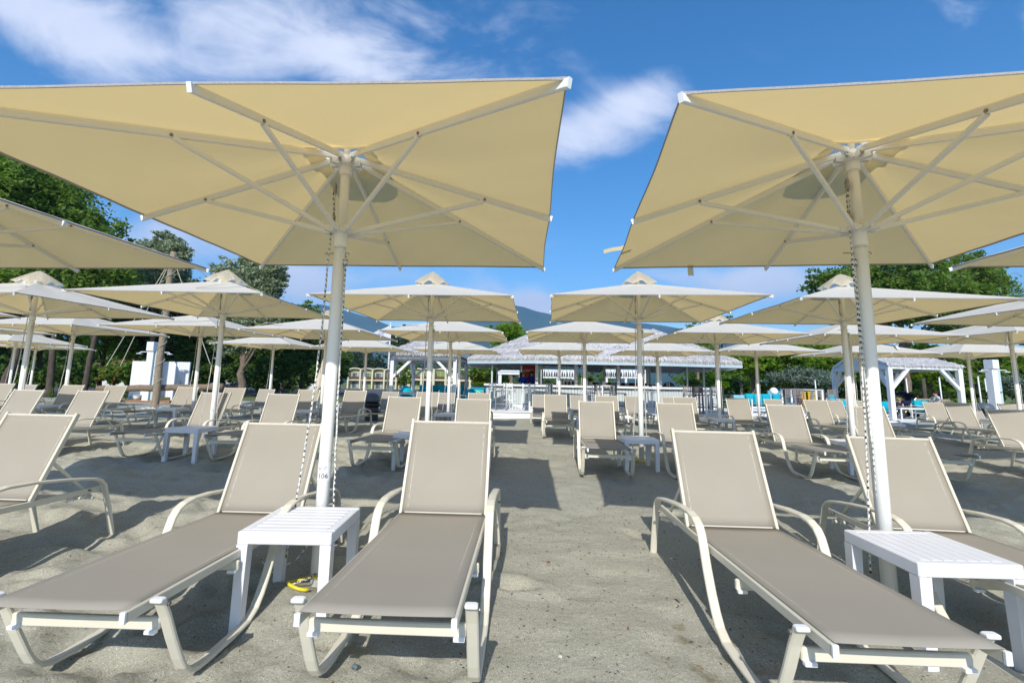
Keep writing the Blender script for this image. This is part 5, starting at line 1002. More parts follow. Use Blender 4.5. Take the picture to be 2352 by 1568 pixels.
mb = MB(); mb.add([c0[1], c0[2], rB], [(0, 1, 2)]); mb.add([c0[1] - Vector((.04, 0, 0)), c0[2] - Vector((.04, 0, 0)), rB - Vector((.04, 0, 0))], [(2, 1, 0)]); mb.build('gable', 'white_paint', pg)
mb = MB(); zc_ = H_ - .12
for k in range(5):
    f0 = k / 5; rows = []
    for j in range(6): rows.append([tuple(Vector((c0[0].lerp(c0[3], f0 + .2 * j / 5)).lerp(c0[1].lerp(c0[2], f0 + .2 * j / 5), .06 + .88 * i / 10)) + Vector((0, 0, -.13 - .13 * math.sin(math.pi * j / 5)))) for i in range(11)])
    mb.grid(rows)
mb.build('shade_cloth', 'cloth_grey', pg, True)
# right pergola: gabled end boarded, standing at an angle
P1, P2, P3 = (wp(2044, 19.8), 19.8), (wp(2205, 20.2), 20.2), (wp(1917, 25.6), 25.6); P4 = (P3[0] + P2[0] - P1[0], P3[1] + .4); P5 = (wp(2058, 24.6), 24.6)
H2 = at(2044, 838, Y=19.8).z - .06; pr = thing('gabled_pergola', 'white timber pergola with boarded gable on the right, the reclining man under it', 'pergola', (0, 0, 0))
for x, y in (P1, P2, P3, P4): post(pr, x, y, gz(y) - .2, H2, .19)
cs = [P1, P2, P4, P3]
for i, ((x0, y0), (x1, y1)) in enumerate(zip(cs, cs[1:] + cs[:1])):
    A, B_ = Vector((x0, y0, H2 - .02)), Vector((x1, y1, H2 - .02)); beam(pr, A, B_, .15, .17); d = (B_ - A).normalized()
    for P_, s_ in ((A, 1), (B_, -1)): beam(pr, P_ + Vector((0, 0, -.92)) + d * s_ * .07, P_ + d * s_ * .92 + Vector((0, 0, -.06)), .13, .13, name='brace')
A, B_, C_, D_ = [Vector((x, y, H2 + .08)) for x, y in (P1, P2, P4, P3)]; rl = A.lerp(D_, .5) + Vector((-.1, 0, .62)); rr = B_.lerp(C_, .5) + Vector((.1, 0, .62)); ov = (B_ - A).normalized() * .18
thatch_face(pr, [A - ov + Vector((0, -.15, -.04)), B_ + ov + Vector((0, -.15, -.04)), rr, rl], .02, 41, 700, 'roof'); thatch_face(pr, [C_, D_, rl, rr], .06, 42, 200, 'roof')
# gable boards
d = D_ - A; n = 16
for k in range(n):
    f0, f1 = k / n, (k + .94) / n; h0, h1 = (1 - abs(2 * f0 - 1)) * .62, (1 - abs(2 * f1 - 1)) * .62; a0, a1 = A + d * f0, A + d * f1; w_ = Vector((-.03, -.01, 0)); q = MB()
    V = [a0 + Vector((0, 0, -.05)), a1 + Vector((0, 0, -.05)), a1 + Vector((0, 0, h1 + .03)), a0 + Vector((0, 0, h0 + .03))]; q.add([v + w_ for v in V] + [v - w_ * .1 for v in V], [(0, 1, 2, 3), (7, 6, 5, 4), (0, 4, 5, 1), (2, 6, 7, 3), (1, 5, 6, 2), (0, 3, 7, 4)]); q.build('gable_board', 'white_paint', pr)
for s0, s1 in ((A, rl), (D_, rl)): beam(pr, s0 + Vector((-.07, -.05, .02)), s1 + Vector((-.07, -.05, .06)), .04, .13, name='barge_board')

def platform(label, x0, x1, y0, y1, top, n):
    o = thing('terrace_platform', label, 'platform', ((x0 + x1) / 2, y0, top), 0, 'white timber terraces'); w = x1 - x0; d = (y1 - y0) / n; mb = MB(); mb.box((0, (y1 - y0) / 2 + .05, -.25), (w - .1, y1 - y0 - .1, .42)); mb.build('base', 'white_paint', o); me = None
    for k in range(n):
        if me is None: q = MB(); q.bbox((0, 0, 0), (w, d - .008, .03), .003); me = q.mesh('deck_board', 'white_paint')
        b = bpy.data.objects.new('deck_board', me); COL.objects.link(b); b.parent = o; b.location = (0, d * (k + .5), -.015)
    mb = MB(); mb.bbox((0, .0, -.10), (w, .03, .14), .004); mb.build('riser_board', 'white_paint', o)
platform('white timber terrace under the thatched pergola left of the bar', wp(893, 19.7), wp(1100, 19.7), 19.7, 25.2, .05, 24); platform('white timber terrace under the turquoise sofa right of the bar', wp(1700, 19.6), wp(1935, 19.6), 19.6, 24.6, 0, 22); platform('low white timber terrace under the gabled pergola', wp(2032, 19.2), wp(2170, 19.2), 19.2, 23.0, -.16, 16)
def gz2(px, Y): return .05 if px < 1100 else 0 if 1700 < px < 1930 else -.16 if px > 2030 else gz(Y)
# ---------------------------------------------------------------- lounge furniture in turquoise
def cushion(mb, c, d, rz=0, puff=.22):
    n = 9; M_ = Matrix.Rotation(rz, 3, 'Z'); vs = []; rows = []
    for side in (1, -1):
        rows = []
        for i in range(n):
            row = []
            for j in range(n):
                u, v = 2 * i / (n - 1) - 1, 2 * j / (n - 1) - 1; k = (1 - abs(u) ** 3.5) * (1 - abs(v) ** 3.5); row.append(tuple(Vector(c) + M_ @ Vector((u * d[0] / 2 * (1 - .04 * v * v), side * (d[1] * (.28 + .34 * k)) if d[1] < d[2] else v * d[1] / 2, v * d[2] / 2 if d[1] < d[2] else side * d[2] * (.25 + .30 * k)))))
            rows.append(row if (side == 1) else row[::-1])
        mb.grid(rows)
def sofa(label, px0, px1, Y, rz=0, n=3, arm=True, group='turquoise lounge sofas'):
    xa, xb = wp(px0, Y), wp(px1, Y); w = xb - xa; o = thing('sofa', label, 'sofa', ((xa + xb) / 2, Y, gz2((px0 + px1) / 2, Y)), rz, group)
    for x in (-w / 2, w / 2):
        for y in (-.32, .32): mb = MB(); mb.bbox((x, y, .28 if y < 0 else .31), (.05, .05, .56 if y < 0 else .62), .006); mb.build('leg', 'white_paint', o)
        mb = MB(); mb.bbox((x, 0, .57), (.06, .7, .035), .006); mb.build('armrest', 'white_paint', o)
    mb = MB(); mb.bbox((0, 0, .24), (w, .68, .05), .006); mb.build('seat_frame', 'white_paint', o); mb = MB(); mb.bbox((0, -.33, .10), (w, .04, .04), .006); mb.build('stretcher', 'white_paint', o)
    cw = w / n
    for k in range(n):
        mb = MB(); cushion(mb, (-w / 2 + cw * (k + .5), -.02, .34), (cw * .97, .62, .16)); mb.build('seat_cushion', 'cushion_teal', o, True)
        mb = MB(); cushion(mb, (-w / 2 + cw * (k + .5), .24, .60), (cw * .98, .22, .42)); mb.build('back_cushion', 'cushion_teal', o, True)
    return o
sofa('turquoise three seat sofa with white frame right of the bar', 1716, 1773, 20.6, .0, 3); sofa('short turquoise armchair right of the white globe lamp', 1779, 1795, 20.8, 0, 1)
sofa('turquoise chair partly hidden at the left post of the right pergola', 2020, 2040, 20.8, -.5, 1); sofa('turquoise seat behind the chairs left of the right pergola', 1908, 1926, 23, .3, 1); sofa('turquoise armchair under the reclining man', 2098, 2150, 21.2, .3, 2); sofa('turquoise seat under the left part of the right pergola', 1935, 1955, 21.4, .2, 1)
sofa('long turquoise sofa under the thatched pergola', 962, 1066, 24.0, 0, 5); sofa('turquoise sofa partly hidden behind the pergola front right post', 1010, 1066, 22.8, .1, 3)
def beanbag(label, px, Y, r, h):
    x = wp(px, Y); mb = MB(); rows = []
    for i in range(13):
        f = i / 12; row = []
        for k in range(25):
            a = 2 * math.pi * k / 24; rr = r * (math.sin(math.pi * min(1, (.22 + .78 * (1 - f)) * .62)) if True else 1) * (1 - .25 * f) * (1 + .05 * math.sin(5 * a + f * 4)); rr = rr if i < 12 else .001
            row.append((rr * math.cos(a), rr * math.sin(a) * .9 + .08 * f, h * f ** .8 + .02 * math.sin(3 * a) * f))
        rows.append(row)
    mb.grid(rows); mb.f = [f[::-1] for f in mb.f]; o = mb.build('beanbag', 'cushion_teal', None, True, (x, Y, gz2(px, Y))); tag(o, label, 'beanbag', 'turquoise bean bags')
beanbag('turquoise bean bag under the thatched pergola on the left', 933, 21.0, .40, .80); beanbag('turquoise bean bag in front of the painted planter', 1081, 20.0, .42, .74)
for k, (px, Y, w, d, h, tp, lb) in enumerate([(936, 20.4, .75, .6, .52, 'basket_wood', 'low wooden topped table beside the turquoise bean bag'), (1054, 20.0, .75, .6, .50, 'basket_wood', 'low wooden topped table at the fourth row pole left of the bar'), (2080, 20.5, 1.15, .6, .50, 'counter_top', 'dark topped coffee table in front of the man and child')]):
    o = thing('coffee_table', lb, 'coffee table', (wp(px, Y), Y, gz2(px, Y)))
    for sx_ in (-1, 1):
        for sy_ in (-1, 1): mb = MB(); mb.bbox((sx_ * (w / 2 - .03), sy_ * (d / 2 - .03), h / 2), (.05, .05, h), .005); mb.build('leg', 'white_paint', o)
    mb = MB(); mb.bbox((0, 0, h - .03), (w, d, .05), .005); mb.build('frame', 'white_paint', o); mb = MB(); mb.bbox((0, 0, h + .005), (w - .02, d - .02, .02), .004); mb.build('table_top', tp, o)
o = thing('high_table', 'tall grey framed table with dark top at the right terrace', 'high table', (wp(1851, 21), 21, 0)); w = wp(1887, 21) - wp(1816, 21)
for x in (-w / 2, .0 + w * .30, w / 2):
    for y in ((0, .7) if x != w * .30 else (0,)): mb = MB(); mb.bbox((x, y, .53), (.075, .075, 1.06), .006); mb.build('leg', 'white_paint', o)
mb = MB(); mb.bbox((0, .35, 1.035), (w + .08, .8, .05), .006); mb.build('frame', 'grey_paint', o); mb = MB(); mb.bbox((0, .35, 1.07), (w + .10, .82, .02), .005); mb.build('table_top', 'black_plastic', o)
used = False
for px, Y, rz, lb in [(1807, 20.2, 3.1, 'taupe high chair left of the tall dark topped table'), (1828, 20.3, 3.2, 'taupe high chair in front of the tall dark topped table'), (1875, 22.2, 3.1, 'taupe high chair behind the tall dark topped table'), (1900, 22.0, 3.3, 'taupe high chair right of the tall dark topped table')]:
    o = copy_tree(BC); o.location = (wp(px, Y), Y, 0); o.rotation_euler = (0, 0, rz); tag(o, lb, 'bar chair', 'taupe high bar chairs'); o.scale = (1.05, 1.05, 1.02)
for i, (px, Y, w, h, lb) in enumerate([(1845, 24.5, .38, 1.15, 'left yellow board behind the tall table'), (1862, 24.5, .62, 1.17, 'right yellow board behind the tall table')]):
    o = thing('yellow_board', lb, 'board', (wp(px, Y), Y, gz(Y))); mb = MB(); mb.bbox((0, 0, h / 2 + .05), (w, .05, h), .008); mb.build('panel', 'yellow_board', o); 
    for s_ in (-1, 1): mb = MB(); mb.bbox((s_ * w * .4, .05, .3), (.04, .04, .6), .004); mb.build('leg', 'steel', o)
def globe(label, px, py, Y, r):
    c = at(px, py, Y=Y); o = thing('globe_lamp', label, 'lamp', (c.x, Y, gz(Y))); z = c.z - gz(Y); mb = MB(); mb.lathe([(r * math.sin(math.pi * i / 16) + .0001, z - r * math.cos(math.pi * i / 16)) for i in range(17)], 24); mb.build('globe', 'globe_white', o, True); mb = MB(); mb.lathe([(.09, 0), (.09, .02), (.03, .04), (.03, z - r * .95), (.05, z - r * .95)], 12); mb.build('stand', 'white_paint', o)
globe('white globe lamp standing behind the turquoise sofa on the right', 1777, 898.5, 22, .185); globe('white globe lamp behind the pergola post left of the bar', 1044, 886.5, 21, .125)
# painted planter
Y = 20.6; xa, xb = wp(1082, Y), wp(1112, Y); w = xb - xa; o = thing('planter_box', 'turquoise painted planter with a fruit picture, golden shrub in it', 'planter', ((xa + xb) / 2, Y, gz(Y))); top = at(1097, 890, Y=Y).z - gz(Y)
mb = MB(); mb.bbox((0, .35, top / 2), (w, .7, top), .02); mb.build('box', 'planter_teal', o); mb = MB(); mb.bbox((0, .35, top - .03), (w + .05, .76, .07), .01); mb.build('rim', 'planter_blue', o); mb = MB(); mb.bbox((w / 2 + .06, .5, top - .12), (.10, .5, .22), .01); mb.build('side_panel', 'planter_blue', o)
mb = MB(); mb.tube([(.02 + .062 * math.cos(a), -.008, top - .22 + .062 * math.sin(a)) for a in [k * .45 for k in range(14)]], .011, 6, (0, 1, 0)); mb.build('painted_ring', 'print_white', o); mb = MB(); mb.lathe([(.035, 0), (.035, .008)], 14, (.035, 0, 0)); q = mb.build('painted_disc', 'print_green', o, loc=(0, -.006, top - .22)); q.rotation_euler = (math.pi / 2, 0, 0)
mb = MB(); mb.add([(.10, -.008, top - .30), (.27, -.008, top - .30), (.25, -.008, top - .13), (.10, -.004, top - .30), (.27, -.004, top - .30), (.25, -.004, top - .13)], [(0, 1, 2), (0, 3, 4, 1), (1, 4, 5, 2), (2, 5, 3, 0)]); mb.build('painted_slice', 'print_red', o)
mb = MB(); mb.bbox((-.04, -.008, top - .07), (.012, .004, .045), .001); mb.build('painted_mark', 'print_white', o)

# ---------------------------------------------------------------- mast, spar, showers, flag
Y = 18.4; mx_ = wp(356, Y) ; b = at(354.5, 936, Y=Y); mst = thing('wooden_mast', 'tall weathered wooden mast with rope wound round it', 'mast', (b.x, Y, gz(Y))); tp = at(380, 600, Y=Y).z + .4 - gz(Y)
mb = MB(); mb.tube([(.02 * math.sin(k), 0, -.3 + (tp + .3) * k / 14) for k in range(15)], [.135 - .002 * k for k in range(15)], 14, (0, 1, 0)); mb.build('pole', 'wood_mast', mst, True)
mb = MB(); mb.tube([(.142 * math.cos(a), .142 * math.sin(a), .45 + a * .115) for a in [k * .32 for k in range(int((tp - .8) / .115 / .32))]], .011, 5, (0, 1, 0)); mb.build('wound_rope', 'rope_guy', mst)
s0, s1 = at(213, 893, Y=18.2), at(505, 888.5, Y=18.8); sp_ = MB(); n = 12; sp_.tube([s0.lerp(s1, k / n) + Vector((0, .22, .012 * math.sin(k * 2.1))) for k in range(n + 1)], [.128 + .006 * math.sin(k * 1.7) for k in range(n + 1)], 14); o = sp_.build('wooden_spar', 'wood_log', None, True); tag(o, 'long horizontal weathered log lashed behind the wooden mast', 'log')
for i, (a, b_, lb) in enumerate([((398, 590), (219, 882), 'left guy rope running from the mast down to the log'), ((398, 592), (256, 883), 'second guy rope running from the mast down to the log'), ((395, 600), (497, 876), 'guy rope running from the mast down to the right end of the log')]):
    A = Vector((mst.location.x, Y, gz(Y) + tp - .2)); B_ = at(*b_, Y=18.5 if i < 2 else 18.9); o = thing('guy_rope', lb, 'rope', B_, 0, 'guy ropes of the mast'); A = A - B_; mb = MB(); mb.tube([Vector(A) * (.0 if k < 0 else .14 + .86 * k / 6) for k in range(7)], .014, 6); mb.build('rope', 'rope_guy', o); mb = MB()
    for k in range(5): c = Vector(A) * (.015 + .028 * k); mb.tube([c + Vector((.03 * math.cos(t_) * (k % 2), .03 * math.cos(t_) * (1 - k % 2), .05 * math.sin(t_))) for t_ in [x * .9 for x in range(8)]], .009, 5)
    mb.build('chain', 'rust', o)
for k in range(14):
    px = 334 + k * 3.6; mb = MB(); r = random.uniform(.05, .10); mb.lathe([(.001, -r * .5), (r * .8, -r * .3), (r, .1 * r), (r * .6, r * .5), (.001, r * .6)], 8, sx=random.uniform(.8, 1.3), sy=random.uniform(.8, 1.2)); Yk = 18.0 + random.uniform(-.1, .45); o = mb.build('stone', 'stone_white', None, True, (wp(px, Yk), Yk, gz(Yk) + .03)); o.rotation_euler = (random.uniform(-.3, .3), random.uniform(-.3, .3), random.uniform(0, 3)); tag(o, 'white stone in the heap at the foot of the wooden mast', 'stone', 'white stones heaped at the foot of the mast')
def shower_tower(label, px0, px1, Y, ptop, rz, flip=1):
    xa, xb = wp(px0, Y), wp(px1, Y); w = xb - xa; o = thing('shower_tower', label, 'shower', ((xa + xb) / 2, Y, gz(Y)), rz); H_ = at((px0 + px1) / 2, ptop, Y=Y).z - gz(Y)
    mb = MB(); mb.bbox((-w * .22, 0, (H_ - .1) / 2), (w * .55, .34, H_ - .1), .012); mb.build('column', 'white_paint', o); mb = MB(); mb.bbox((w * .32, .1, (H_ - .45) / 2), (w * .42, .34, H_ - .45), .012); mb.build('column', 'blue_grey_paint', o)
    mb = MB(); mb.bbox((-w * .22, -.04, H_ - .22), (w * .62, .44, .46), .015); mb.build('tank_box', 'white_paint', o)
    for s_ in (-1, 1):
        mb = MB(); x0 = -w * .45 if s_ < 0 else w * .5; mb.tube([(x0, 0, H_ - .50), (x0 + s_ * .40, -.02, H_ - .50), (x0 + s_ * .46, -.02, H_ - .56)], .018, 8); mb.build('shower_arm', 'white_paint', o); mb = MB(); mb.lathe([(.13, -.015), (.13, .012), (.03, .03)], 16, (x0 + s_ * .46, -.02, H_ - .59)); mb.build('shower_head', 'white_paint', o)
    mb = MB(); mb.tube([(w * .3, -.08, 1.35), (w * .3, -.14, 1.35)], .03, 10); mb.build('valve', 'steel', o); return o
shower_tower('white shower tower between the plank screens, partly behind the mast', 335, 359, 23.6, 786, .15); shower_tower('white shower tower with two arms at the right edge', 2272, 2298, 23.6, 827, .1)
def screen(label, px0, px1, Y, p0, p1, name='shower_screen'):
    xa, xb = wp(px0, Y), wp(px1, Y); w = xb - xa; g = gz(Y); zt, zb = at((px0 + px1) / 2, p0, Y=Y).z - g, at((px0 + px1) / 2, p1, Y=Y).z - g; o = thing(name, label, 'screen', ((xa + xb) / 2, Y, g)); n = max(3, round(w / .11)); me = None
    for k in range(n):
        x = -w / 2 + w * (k + .5) / n; mb = MB(); mb.bbox((0, random.uniform(0, .006), (zt + zb) / 2), (w / n - .006, .03, zt - zb), .003); q = mb.build('plank', 'white_paint', o, loc=(x, 0, 0))
    for s_ in (-1, 1): mb = MB(); mb.bbox((s_ * w / 2, .02, zt / 2), (.09, .09, zt), .008); mb.build('post', 'white_paint', o)
    return o
screen('white plank screen left of the shower tower', 301, 336, 24.2, 829, 911); screen('white plank screen right of the mast', 364, 398, 24.2, 830, 912)
o = screen('white changing cabin door panel at the right of the shower group', 399, 430, 24.9, 831, 906, 'cabin_panel'); mb = MB(); mb.bbox((.0, -.03, 1.05), (.03, .02, .12), .004); mb.build('handle', 'steel', o)
o = thing('shower_deck', 'brown timber deck under the white showers', 'platform', (wp(338, 23.4), 23.4, gz(23.4))); w = wp(398, 23.4) - wp(281, 23.4)
for k in range(9): mb = MB(); mb.bbox((0, k * .17, .10 + .003 * (k % 2)), (w, .16, .03), .004); mb.build('deck_board', 'wood_deck', o)
for k in range(2): mb = MB(); mb.bbox((0, -.06 - .02 * k, .06 - .055 * k), (w + .05 * k, .03, .05), .004); mb.build('riser_board', 'wood_deck', o)
o = thing('bucket', 'pale tub standing under the left plank screen', 'bucket', (wp(318, 24.0), 24.0, gz(24) + .12)); mb = MB(); mb.lathe([(.17, 0), (.22, .22), (.20, .22), (.16, .02), (.001, .02)], 18); mb.build('tub', 'stone_white', o, True); mb = MB(); mb.lathe([(.225, .20), (.235, .22), (.225, .235)], 18); mb.build('rim', 'stone_white', o, True)
# flag
Y = 19; fp = thing('flagpole', 'white flagpole with a slack white club flag', 'flag', (at(889, 905, Y=Y).x, Y, gz(Y))); H_ = at(897, 743, Y=Y).z - gz(Y)
mb = MB(); mb.tube([(0, 0, -.3), (0, 0, H_)], .032, 12, (0, 1, 0)); mb.lathe([(.045, H_ - .0), (.045, H_ + .04), (.001, H_ + .05)], 12); mb.build('pole', 'stone_white', fp, True)
def flag_pt(u, v):   # u away from the pole, v down
    z = H_ - .08 - .66 * v - .42 * u * (1 - .3 * v); x = -.04 - .84 * u * (1 - .10 * v); y = .06 * math.sin(u * 7 + v * 1.5) * u ** .5 - .05 * u; return (x, y, z)
mb = MB(); mb.grid([[flag_pt(i / 24, j / 12) for j in range(13)] for i in range(25)]); fl = mb.build('flag', 'flag_white', fp, True)
def flag_text(body, size, u0, v0):
    cu = bpy.data.curves.new('lettering', 'FONT'); cu.body = body; cu.size = size; cu.align_x = 'CENTER'; ob = bpy.data.objects.new('lettering', cu); COL.objects.link(ob); dg = bpy.context.evaluated_depsgraph_get(); me = bpy.data.meshes.new_from_object(ob.evaluated_get(dg)); bpy.data.objects.remove(ob)
    for v in me.vertices:
        u = u0 + v.co.x / .84; vv = v0 - v.co.y / .66; q = flag_pt(u, vv); v.co = (q[0], q[1] - .006, q[2])      # seen from its reverse side, so the word runs right to left
    me.materials.clear(); me.materials.append(MT['print_navy']); o = bpy.data.objects.new('lettering', me); COL.objects.link(o); o.parent = fl
flag_text('BOMO', .15, .52, .36); flag_text('CLUB', .17, .52, .60)

# ---------------------------------------------------------------- bins, folded parasol, posts
def bin_(label, px, pyt, Y, r=.24):
    c = at(px, pyt, Y=Y); g = gz(Y); h = c.z - g; o = thing('litter_bin', label, 'litter bin', (c.x, Y, g)); mb = MB(); mb.lathe([(r * .8, 0), (r * .86, h * .5), (r * .9, h * .52)], 20); mb.build('body', 'bin_grey', o, True)
    mb = MB(); mb.lathe([(r * .92, h * .50), (r * 1.06, h * .56), (r * .98, h * .64), (r * .7, h * .70), (r * .7, h * .50)], 20); mb.build('bag', 'bag_black', o, True); mb = MB(); mb.lathe([(r * .98, h * .70), (r * 1.02, h * .73), (r * .96, h * .78), (r * .86, h * .88), (r * .55, h * .97), (.001, h)], 24); mb.build('lid', 'bin_grey', o, True)
bin_('grey dome topped litter bin with black bag behind the second row loungers', 856, 902, 14.2); bin_('dark dome topped bin beside the shower tower on the right', 2259, 924, 19.5, .32)
Y = 17; c = at(737, 889, Y=Y); o = thing('folded_parasol', 'folded cream parasol leaning beside the third row table', 'parasol', (wp(744, Y), Y, gz(Y))); zt, zb = at(746, 803, Y=Y).z - gz(Y), at(734, 889, Y=Y).z - gz(Y); rows = []
for i in range(12):
    f = i / 11; rows.append([((.03 + .15 * f ** 1.3) * (1 + .28 * math.cos(8 * a)) * math.cos(a) - .12 * f, (.03 + .15 * f ** 1.3) * (1 + .28 * math.cos(8 * a)) * math.sin(a), zt - (zt - zb) * f - .05 * math.cos(4 * a) * f) for a in [k * 2 * math.pi / 40 for k in range(41)]])
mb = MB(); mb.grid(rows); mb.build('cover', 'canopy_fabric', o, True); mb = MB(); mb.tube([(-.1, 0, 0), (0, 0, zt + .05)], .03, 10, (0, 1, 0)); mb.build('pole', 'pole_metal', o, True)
o = thing('menu_stand', 'small white framed stand with a brown panel by the folded parasol', 'stand', (wp(741, 16), 16, gz(16)))
for x in (-.10, .10): mb = MB(); mb.bbox((x, 0, .42), (.03, .20, .84), .004); mb.build('leg', 'white_paint', o)
mb = MB(); mb.bbox((0, -.01, .72), (.17, .03, .16), .003); mb.build('panel', 'basket_wood', o); mb = MB(); mb.bbox((0, 0, .85), (.26, .22, .03), .004); mb.build('top', 'white_paint', o)
for i, (px, pt, Y, h, lb) in enumerate([(1872, 874, 30, 1.2, 'thin white post behind the yellow boards'), (1912, 874, 29, 1.3, 'thin white post left of the right pergola'), (2081, 870, 27, 1.5, 'thin white post behind the stroller'), (2157, 868, 27, 1.5, 'thin white post behind the reclining man'), (2246, 866, 26, 1.5, 'leaning white post left of the right shower tower'), (2262, 870, 33, 1.5, 'thin far white post at the right shower tower')]):
    c = at(px, pt, Y=Y); h = c.z - gz(Y); mb = MB(); mb.tube([(0.04, 0, -.2), (0, 0, h)], .035, 8, (0, 1, 0)); mb.lathe([(.04, h - .02), (.045, h + .03), (.001, h + .05)], 8); tag(mb.build('fence_post', 'white_paint', None, True, (c.x, Y, gz(Y))), lb, 'post', 'thin white posts on the right')
Y = 27.5; c = at(2120, 868, Y=Y); h = c.z - gz(Y); mb = MB(); mb.tube([(0, 0, -.2), (0, 0, h / 2), (0, 0, h)], [.11, .10, .095], 10, (0, 1, 0)); tag(mb.build('timber_post', 'bark_dark', None, True, (c.x, Y, gz(Y))), 'dark brown timber post behind the reclining man', 'post')
a, b_ = at(2086, 918, Y=24), at(2180, 921, Y=24); mb = MB(); mb.tube([a.lerp(b_, k / 6) for k in range(7)], .095, 10); tag(mb.build('log_rail', 'wood_mast', None, True), 'grey horizontal log behind the reclining man', 'log')
# pool beyond the locust trunks
o = thing('pool_wall', 'pale blue pool edge seen between the locust trunks', 'wall', (wp(1756, 46), 46, gz(46))); mb = MB(); mb.bbox((0, 0, .35), (6.5, .4, .9), .02); mb.build('wall', 'pool_tile', o); mb = MB(); mb.bbox((1.2, -.3, .6), (2.2, .3, 1.4), .02); mb.build('block', 'pool_tile', o)
pw = MB(); pw.box((wp(1740, 52), 52, gz(52) + .30), (14, 9, .06)); q = pw.build('pool_water', 'pool_water'); q['kind'] = 'structure'
for i, px in enumerate((1700, 1722, 1742, 1765, 1790)):
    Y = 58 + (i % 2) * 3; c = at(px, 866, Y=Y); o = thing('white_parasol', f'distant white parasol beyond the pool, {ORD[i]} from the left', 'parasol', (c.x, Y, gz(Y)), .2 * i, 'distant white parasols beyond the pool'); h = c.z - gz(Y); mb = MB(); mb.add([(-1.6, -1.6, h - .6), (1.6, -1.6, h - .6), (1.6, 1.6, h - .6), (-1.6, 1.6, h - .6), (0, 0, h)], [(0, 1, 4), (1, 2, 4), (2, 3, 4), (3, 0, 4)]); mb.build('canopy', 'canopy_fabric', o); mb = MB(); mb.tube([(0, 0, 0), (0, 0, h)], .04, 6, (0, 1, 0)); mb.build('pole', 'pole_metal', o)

# ---------------------------------------------------------------- hotel blocks, houses, cars
def px_at(px, py, Y): return at(px, py, Y=Y)
Y = 130; G = at(840, 893, Y=Y).z; x0 = wp(800, Y); aw = 27.2 * Y / FOC; ha = thing('arcade_hotel', 'cream yellow two storey hotel with a row of shallow arches', 'hotel', (x0, Y, G)); sc_ = Y / FOC; z_sp, z_top, z_bal0, z_bal1, z_slab = 42 * sc_, 46.5 * sc_, 21.5 * sc_, 27.5 * sc_, 19.5 * sc_
mb = MB(); mb.box((aw * 3, 4, z_sp / 2), (aw * 6.2, 6, z_sp)); mb.build('wall', 'hotel_wall', ha)
for k in range(6):
    xc = aw * (k + .5); mb = MB(); pts = [(xc + aw * .5 * math.cos(math.pi - math.pi * i / 12), .0, z_sp + (z_top - z_sp) * math.sin(math.pi * i / 12)) for i in range(13)]; mb.sweep([(x, .3, z) for x, _, z in pts], rrect(.9, .28, .03), (0, 0, 1)); mb.build('arch', 'hotel_trim', ha)
    mb = MB(); mb.add([(x, .9, z) for x, _, z in pts] + [(x, 7, z) for x, _, z in pts], [tuple(range(12, -1, -1))] + [(i, i + 1, 14 + i, 13 + i) for i in range(12)]); mb.build('vault', 'hotel_wall', ha)
    mb = MB(); mb.bbox((aw * k, .2, z_sp / 2), (.42, 1.6, z_sp), .03); mb.build('pier', 'hotel_trim', ha)
    mb = MB(); mb.bbox((xc, -.2, (z_bal0 + z_bal1) / 2), (aw * .86, .12, z_bal1 - z_bal0), .02); mb.build('balcony', 'hotel_brown', ha); mb = MB(); mb.bbox((xc, .1, z_slab), (aw * .98, 1.2, .25), .02); mb.build('slab', 'hotel_trim', ha)
    for zc_, hh in ((30.5 * sc_, 11 * sc_), (9 * sc_, 15 * sc_)):
        mb = MB(); mb.bbox((xc, .95, zc_), (aw * .6, .06, hh), .01); wn = mb.build('window', 'window_glass', ha); mb = MB(); mb.bbox((xc, .90, zc_), (.07, .05, hh), .01); mb.build('mullion', 'hotel_trim', wn); mb = MB(); mb.bbox((xc + aw * .18, .90, zc_), (aw * .2, .04, hh * .96), .01); mb.build('curtain', 'curtain_green' if k % 2 else 'cloth_grey', wn)
Y = 118; G = at(1000, 893, Y=Y).z; x0 = wp(941, Y); sc_ = Y / FOC; bw = 27.5 * sc_; hb = thing('balcony_hotel', 'cream yellow hotel block with brown balconies and green curtains', 'hotel', (x0, Y, G))
mb = MB(); mb.box((bw * 2.5, 4, 22 * sc_), (bw * 5.1, 6, 44 * sc_)); mb.build('wall', 'hotel_wall', hb)
mb = MB(); n = 5
for k in range(n): xc = bw * (k + .5); mb.add([(xc - bw / 2, .4, 44 * sc_), (xc + bw / 2, .4, 44 * sc_), (xc, .4, 47.5 * sc_), (xc - bw / 2, 7, 44 * sc_), (xc + bw / 2, 7, 44 * sc_), (xc, 7, 47.5 * sc_)], [(0, 1, 2), (0, 2, 5, 3), (1, 4, 5, 2)])
mb.build('roof', 'hotel_trim', hb)
for k in range(n + 1): mb = MB(); mb.bbox((bw * k, 0, 22 * sc_), (.55, 2.2, 44 * sc_), .03); mb.build('pier', 'hotel_trim', hb)
for k in range(n):
    xc = bw * (k + .5)
    for zc_, hh in ((33.5 * sc_, 12 * sc_), (9.5 * sc_, 14 * sc_)):
        mb = MB(); mb.bbox((xc, .95, zc_), (bw * .72, .06, hh), .01); wn = mb.build('window', 'window_glass', hb); mb = MB(); mb.bbox((xc, .88, zc_), (bw * .66, .04, hh * .96), .01); mb.build('curtain', 'curtain_green', wn)
        for s_ in (-.36, 0, .36): mb = MB(); mb.bbox((xc + bw * s_, .84, zc_), (.07, .05, hh), .01); mb.build('mullion', 'hotel_trim', wn)
    mb = MB(); mb.bbox((xc, -.5, 25 * sc_), (bw * .84, .1, 6 * sc_), .02); mb.build('balcony', 'hotel_brown', hb); mb = MB(); mb.bbox((xc, -.1, 20 * sc_), (bw * .97, 1.6, .35), .02); mb.build('slab', 'hotel_trim', hb)
